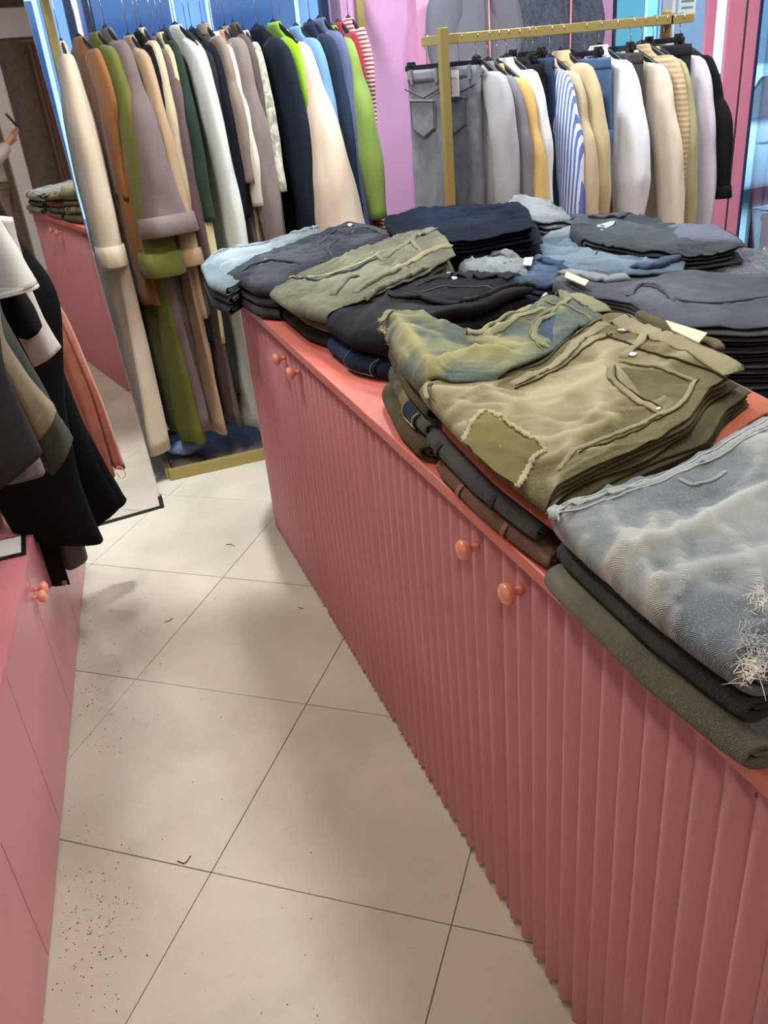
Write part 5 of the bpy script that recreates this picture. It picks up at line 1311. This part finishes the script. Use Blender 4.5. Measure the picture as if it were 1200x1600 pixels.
lgarment('sweatshirt', 'moss-grey sweatshirt with deep cuff behind the sand one', 'sweatshirt', 1.95, mc('mossgrey', '#4c5046', '#3a3e36'),
         [('sleeve', ([(-70, 300), (-20, 480), (30, 620), (72, 735)], [(-10, 300), (0, 485), (60, 590), (108, 676)]), (.05, .055, .045), None,
           [('cuff', ([(60, 715), (72, 735), (80, 740)], [(96, 655), (108, 672), (114, 684)]), (.04, .046), None)])], seed=5, L=.62)
lgarment('tee', 'white tee with wide short sleeve on the low cabinet rail', 'tee', 2.05, mc('whitetee', '#d9d8d4', '#c4c3bf', sheen=0),
         [('sleeve', ([(-120, 250), (-90, 350), (-60, 462)], [(-30, 250), (0, 345), (30, 392), (60, 442)]), (.04, .06, .065), None,
           [('hem', ([(-70, 452), (-62, 468)], [(55, 436), (61, 447)]), (.062, .068), None)])], seed=6, L=.5)
lgarment('tee', 'black tee sleeve tucked beneath the white tee', 'tee', 2.15, mc('blacktee', '#15151a', '#0d0d10'),
         [('sleeve', ([(-90, 330), (-50, 440), (5, 520), (40, 528)], [(-20, 330), (30, 440), (55, 480), (66, 508)]), (.04, .05, .05), None, [])], seed=7, L=.5)
lgarment('tee', 'off-white long tee showing below the black tee sleeve', 'tee', 2.24, mc('offwhite', '#c9c6c1', '#b2afaa'),
         [('sleeve', ([(-60, 340), (-10, 440), (25, 520), (52, 572)], [(20, 340), (45, 440), (70, 500), (96, 541)]), (.04, .04, .036), None, [])], seed=8, L=.5)
lgarment('long_coat', 'long black dress coat hanging behind the white tees', 'coat', 2.40, mc('blackcoat', '#131316', '#0b0b0d'),
         [('skirt', ([(-130, 150), (-110, 400), (-60, 700), (20, 830)], [(-60, 200), (-28, 262), (0, 316), (30, 374), (75, 424), (98, 468), (104, 640), (128, 760), (162, 842)]), (.05, .06, .07, .07), None, []),
          ('belt', ([(20, 780), (45, 850), (72, 915)], [(70, 790), (90, 850), (110, 912)]), (.008, .008), mc('blackbelt', '#1a1a1c', '#101012'),
           [])], seed=9, body=False)
q = ony(100, 910, 2.385)
mb = MB().lathe([(.009, 0), (.009, .004), (.005, .006)], (q[0], 2.385, q[2]), (0, -1, 0), 14)
tag(mb.build('snap_button', plain('antique_brass', '#7d6f60', .35, metal=.9), [o for o in COL.objects if o.name.startswith('long_coat')][0], True))
lgarment('lined_skirt', 'grey lined skirt hem showing below the black coat', 'skirt', 2.47, mc('greylining', '#6d676b', '#575256'),
         [('skirt', ([(-60, 300), (0, 600), (60, 780), (98, 884)], [(-30, 320), (60, 600), (110, 780), (137, 868)]), (.04, .05, .05), None, [])], body=False, seed=10)
lgarment('fur_coat', 'shaggy black coat nearest the standing mirror', 'coat', 2.66, mc('blackfur', '#101013', '#08080a', scale=40),
         [('skirt', ([(-60, 200), (20, 500), (70, 700), (110, 830)], [(-40, 230), (60, 480), (130, 660), (166, 740), (200, 788), (160, 806)]), (.06, .08, .08, .07), None, []),
          ('sleeve', ([(90, 640), (118, 740), (138, 812)], [(120, 640), (170, 735), (198, 780)]), (.05, .05, .045), None, [])], body=False, seed=11)
tr = lgarment('drawstring_trousers', 'salmon pink trousers with drawstring hem beside the mirror', 'trousers', 2.84, mc('salmon', '#bd7a66', '#9e6250'),
         [('leg', ([(-110, 240), (40, 440), (108, 600), (160, 738)], [(-60, 240), (100, 495), (142, 600), (180, 742)]), (.04, .045, .04, .035), None, []),
          ('leg', ([(-90, 240), (80, 480), (136, 600), (176, 728)], [(-50, 240), (108, 500), (162, 630), (196, 730)]), (.035, .035, .035, .03), None, [])], body=False, seed=12)
pp = [ony(x, y, 2.80) for x, y in ((178, 735), (186, 728), (194, 735), (197, 745), (188, 748), (182, 738))]
MB().tube(resample(np.array(pp), 16), .0016, 5).build('drawstring', plain('pale_cord', '#d8a58f', .8), tr, True)

# ---- dressing curtain, and the person seen in the mirror
m_cur = plain('brown_curtain', '#6e4f48', .9, var=.1)
def curtain(x0, x1, label, seed):
    t = thing('curtain', ((x0+x1)/2, RY0+.2, .05), label, 'curtain', 'brown curtains on the back wall')
    xs = np.linspace(x0, x1, 90); ys = RY0+.2+.045*np.sin((xs-x0)*42+seed)+.02*np.sin((xs-x0)*95)
    zs = np.array([.06, .5, 1.0, 1.5, 2.02]); V = []
    for sg in (0, .006):
        for z in zs: V += [(a, b+sg+.006*math.sin(z*3+a*20), z) for a, b in zip(xs, ys)]
    n, m = 5, 90; F = grid_faces(n, m, False).tolist()+[[q+n*m for q in f[::-1]] for f in grid_faces(n, m, False).tolist()]
    mesh_obj('drape', V, F, m_cur, t)
    MB().tube([(x0-.05, RY0+.2, 2.04), (x1+.05, RY0+.2, 2.04)], .012, 8).build('curtain_rod', mk, t, True)
curtain(1.52, 2.6, 'brown pleated curtain of the fitting room on the back wall', 1)

def skin_obj(name, verts, edges, radii, mat, parent, root=0, sub=2):
    me = bpy.data.meshes.new(name); me.from_pydata([tuple(v) for v in verts], edges, []); me.materials.append(mat)
    o = bpy.data.objects.new(name, me); link(o, parent)
    md = o.modifiers.new('skin', 'SKIN'); md.use_smooth_shade = True
    if not me.skin_vertices: me.skin_vertices.new()
    for v, r in zip(me.skin_vertices[0].data, radii): v.radius = (r, r) if np.isscalar(r) else r
    for k, v in enumerate(me.skin_vertices[0].data): v.use_root = (k == root)
    sb = o.modifiers.new('sub', 'SUBSURF'); sb.levels = sub; sb.render_levels = sub
    return o
m_skin = plain('skin', '#b98468', .55); m_coat = cloth('person_coat', '#c9c3b4', '#b3ad9e'); m_trs = cloth('person_trousers', '#8f7a68', '#77644f'); m_hair = plain('dark_hair', '#1d1512', .5)
PX, PY = .66, -1.52
pe = thing('person', (PX, PY, 0), 'person in a cream jacket and brown trousers looking at a phone, reflected in the mirror', 'person')
# faces +x; arms bent, phone held in front
V = [(0, 0, .95), (.0, 0, 1.12), (.01, 0, 1.30), (.0, 0, 1.44), (.02, 0, 1.52), (.045, 0, 1.60), (.045, 0, 1.70)]
E = [(0, 1), (1, 2), (2, 3), (3, 4), (4, 5), (5, 6)]; Rr = [(.13, .17), (.115, .145), (.125, .18), (.07, .10), (.052, .052), (.085, .075), (.085, .078)]
def addv(v, r, p): V.append(v); Rr.append(r); E.append((p, len(V)-1)); return len(V)-1
for sg in (-1, 1):
    s_ = addv((0, sg*.17, 1.41), .055, 3); el = addv((.03, sg*.23, 1.14), .043, s_)
    wr_ = addv((.22, sg*.12, 1.27) if sg > 0 else (.20, sg*.14, 1.22), .027, el); pm_ = addv((.285, sg*.06 if sg > 0 else -.10, 1.325 if sg > 0 else 1.26), (.018, .036), wr_)
    for f in range(4):
        a = addv((.305, (sg*.06 if sg > 0 else -.10)+(f-1.5)*.019, (1.345 if sg > 0 else 1.275)-f*.004), .0085, pm_)
        b = addv((.325, (sg*.06 if sg > 0 else -.10)+(f-1.5)*.019, (1.366 if sg > 0 else 1.29)-f*.006), .0075, a); addv((.318, (sg*.06 if sg > 0 else -.10)+(f-1.5)*.018, (1.388 if sg > 0 else 1.305)-f*.008), .0065, b)
    a = addv((.268, (sg*.06 if sg > 0 else -.10)+.045, 1.335 if sg > 0 else 1.27), .010, pm_); addv((.285, (sg*.06 if sg > 0 else -.10)+.05, 1.365 if sg > 0 else 1.29), .008, a)
    hp = addv((0, sg*.09, .90), .095, 0); kn = addv((.015, sg*.10, .50), .06, hp); an = addv((-.01, sg*.10, .09), .042, kn); addv((.13, sg*.11, .035), (.035, .04), an)
skin_obj('body', V, E, Rr, m_skin, pe)
CV = [(0, 0, .88), (0, 0, 1.0), (0, 0, 1.15), (.01, 0, 1.30), (.0, 0, 1.43), (.01, 0, 1.485)]; CE = [(k, k+1) for k in range(5)]; CR = [(.165, .21), (.16, .20), (.15, .185), (.155, .205), (.10, .14), (.07, .075)]
for sg in (-1, 1):
    b = len(CV); CV += [(0, sg*.18, 1.405), (.03, sg*.235, 1.135), (.13, sg*.17, 1.20), (.205, sg*.13, 1.255 if sg > 0 else 1.215)]; CE += [(4, b), (b, b+1), (b+1, b+2), (b+2, b+3)]; CR += [.078, .068, .058, .052]
skin_obj('jacket', CV, CE, CR, m_coat, pe)
TV = [(0, 0, .97)]; TE = []; TR = [(.145, .185)]
for sg in (-1, 1):
    b = len(TV); TV += [(0, sg*.095, .88), (.015, sg*.10, .50), (-.01, sg*.10, .10)]; TE += [(0, b), (b, b+1), (b+1, b+2)]; TR += [.112, .085, .075]
skin_obj('trousers', TV, TE, TR, m_trs, pe)
u = np.linspace(.0, 1.9, 12); v = np.linspace(0, 2*math.pi, 24, endpoint=False); Uu, Vv = np.meshgrid(u, v, indexing='ij')
mesh_obj('hair', np.stack([PX+.03+.105*np.sin(Uu)*np.cos(Vv)-.02*(Uu > 1.2), PY+.093*np.sin(Uu)*np.sin(Vv), 1.685+.115*np.cos(Uu)-.08*np.clip(-np.cos(Vv), 0, 1)*(Uu > 1.3)], -1).reshape(-1, 3), grid_faces(12, 24).tolist(), m_hair, pe)
for sg in (-1, 1):
    MB().lathe([(.0, -.011), (.009, -.006), (.011, 0), (.009, .006), (0, .011)], (PX+.122, PY+sg*.032, 1.665), (1, 0, 0), 10).build('eye', plain('eye', '#e8e4de', .2), pe, True)
    MB().lathe([(.0, -.008), (.022, -.002), (.03, .006), (.02, .012), (0, .01)], (PX+.04, PY+sg*.083, 1.655), (0, sg, 0), 12).build('ear', m_skin, pe, True)
MB().lathe([(.018, 0), (.014, .012), (.009, .026), (.002, .032)], (PX+.115, PY, 1.632), (1, 0, .15), 10).build('nose', m_skin, pe, True)
MB().tube([(PX+.117, PY-.025, 1.597), (PX+.124, PY, 1.599), (PX+.117, PY+.025, 1.597)], [.003, .006, .003], 8).build('mouth', plain('lips', '#8f4f4a', .5), pe, True)
for sg in (-1, 1): MB().box((PX-.08, PY+sg*.105-.05, 0), (PX+.20, PY+sg*.105+.05, .075), .025).build('shoe', plain('shoe_leather', '#2a2524', .5), pe, True)
tp = thing('mobile_phone', (PX+.325, PY+.06, 1.36), 'dark mobile phone held by the person in the cream jacket', 'phone')
a = .55; c_, s_ = math.cos(a), math.sin(a)
def ph(x, y, z): return (PX+.332+x*c_-z*s_, PY+.06+y, 1.375+x*s_+z*c_)
bx = [(x, y, z) for z in (-.008, .0) for y in (-.037, .037) for x in (-.0, .15)]
for nm, z0, z1, sh_, mt2 in (('phone_case', -.009, -.002, 0, m_blk), ('screen', -.002, -.0005, .004, plain('phone_screen', '#20242c', .05))):
    Vp = [ph(z, y, x-.03) for z in (z0, z1) for y in (-.037+sh_, .037-sh_) for x in (sh_, .15-sh_)]
    mesh_obj(nm, Vp, [(0, 2, 3, 1), (4, 5, 7, 6), (0, 1, 5, 4), (2, 6, 7, 3), (0, 4, 6, 2), (1, 3, 7, 5)], mt2, tp, smooth=False)

# ---- crumbs and threads on the floor
r = random.Random(8); mb = MB()
def crumb(x, y, s):
    a = r.uniform(0, 6.3); l = s*r.uniform(.8, 2.2); w = s*r.uniform(.5, 1.)
    mb.add([(x+math.cos(a)*l, y+math.sin(a)*l, .0004), (x-math.sin(a)*w, y+math.cos(a)*w, .0004), (x-math.cos(a)*l, y-math.sin(a)*l, .0004), (x+math.sin(a)*w, y-math.cos(a)*w, .0004), (x, y, .0006+s*.8)], [(0, 1, 4), (1, 2, 4), (2, 3, 4), (3, 0, 4), (3, 2, 1, 0)])
for k in range(430):
    c = r.random()
    if c < .5: px, py = r.gauss(140, 34), r.gauss(1440, 75)
    elif c < .8: px, py = r.gauss(160, 40), r.gauss(1100, 45)
    elif c < .9: px, py = r.gauss(190, 50), r.gauss(970, 40)
    else: px, py = r.uniform(120, 500), r.uniform(900, 1590)
    q = onz(px, py, 0); lim = lp_(q[1], 0, 0)[0]
    if q[0] < lim+.01 or q[0] > CX-.02: continue
    crumb(q[0], q[1], r.uniform(.0006, .0021))
tag(mb.build('floor_crumbs', plain('wood_crumbs', '#6d5535', .9)), 'brown crumbs scattered on the floor tiles by the low cabinets', 'crumbs', kind='stuff')
thr = [([(277, 1345), (288, 1350), (295, 1342), (298, 1337)], 'dark bent thread lying on a floor tile near the aisle middle'), ([(257, 972), (264, 970), (270, 966)], 'short dark thread on the tile beside the low cabinets'), ([(353, 851), (360, 850), (366, 853)], 'short dark thread on the bright tile near the mirror'), ([(466, 949), (470, 950), (474, 951)], 'tiny dark thread in the shade beside the corrugated cabinets')]
for pts, lb in thr:
    P = resample(np.array([onz(x, y, .0016) for x, y in pts]), 10)
    tag(MB().tube(P, .0012, 5).build('thread', m_blk, None, True), lb, 'thread')
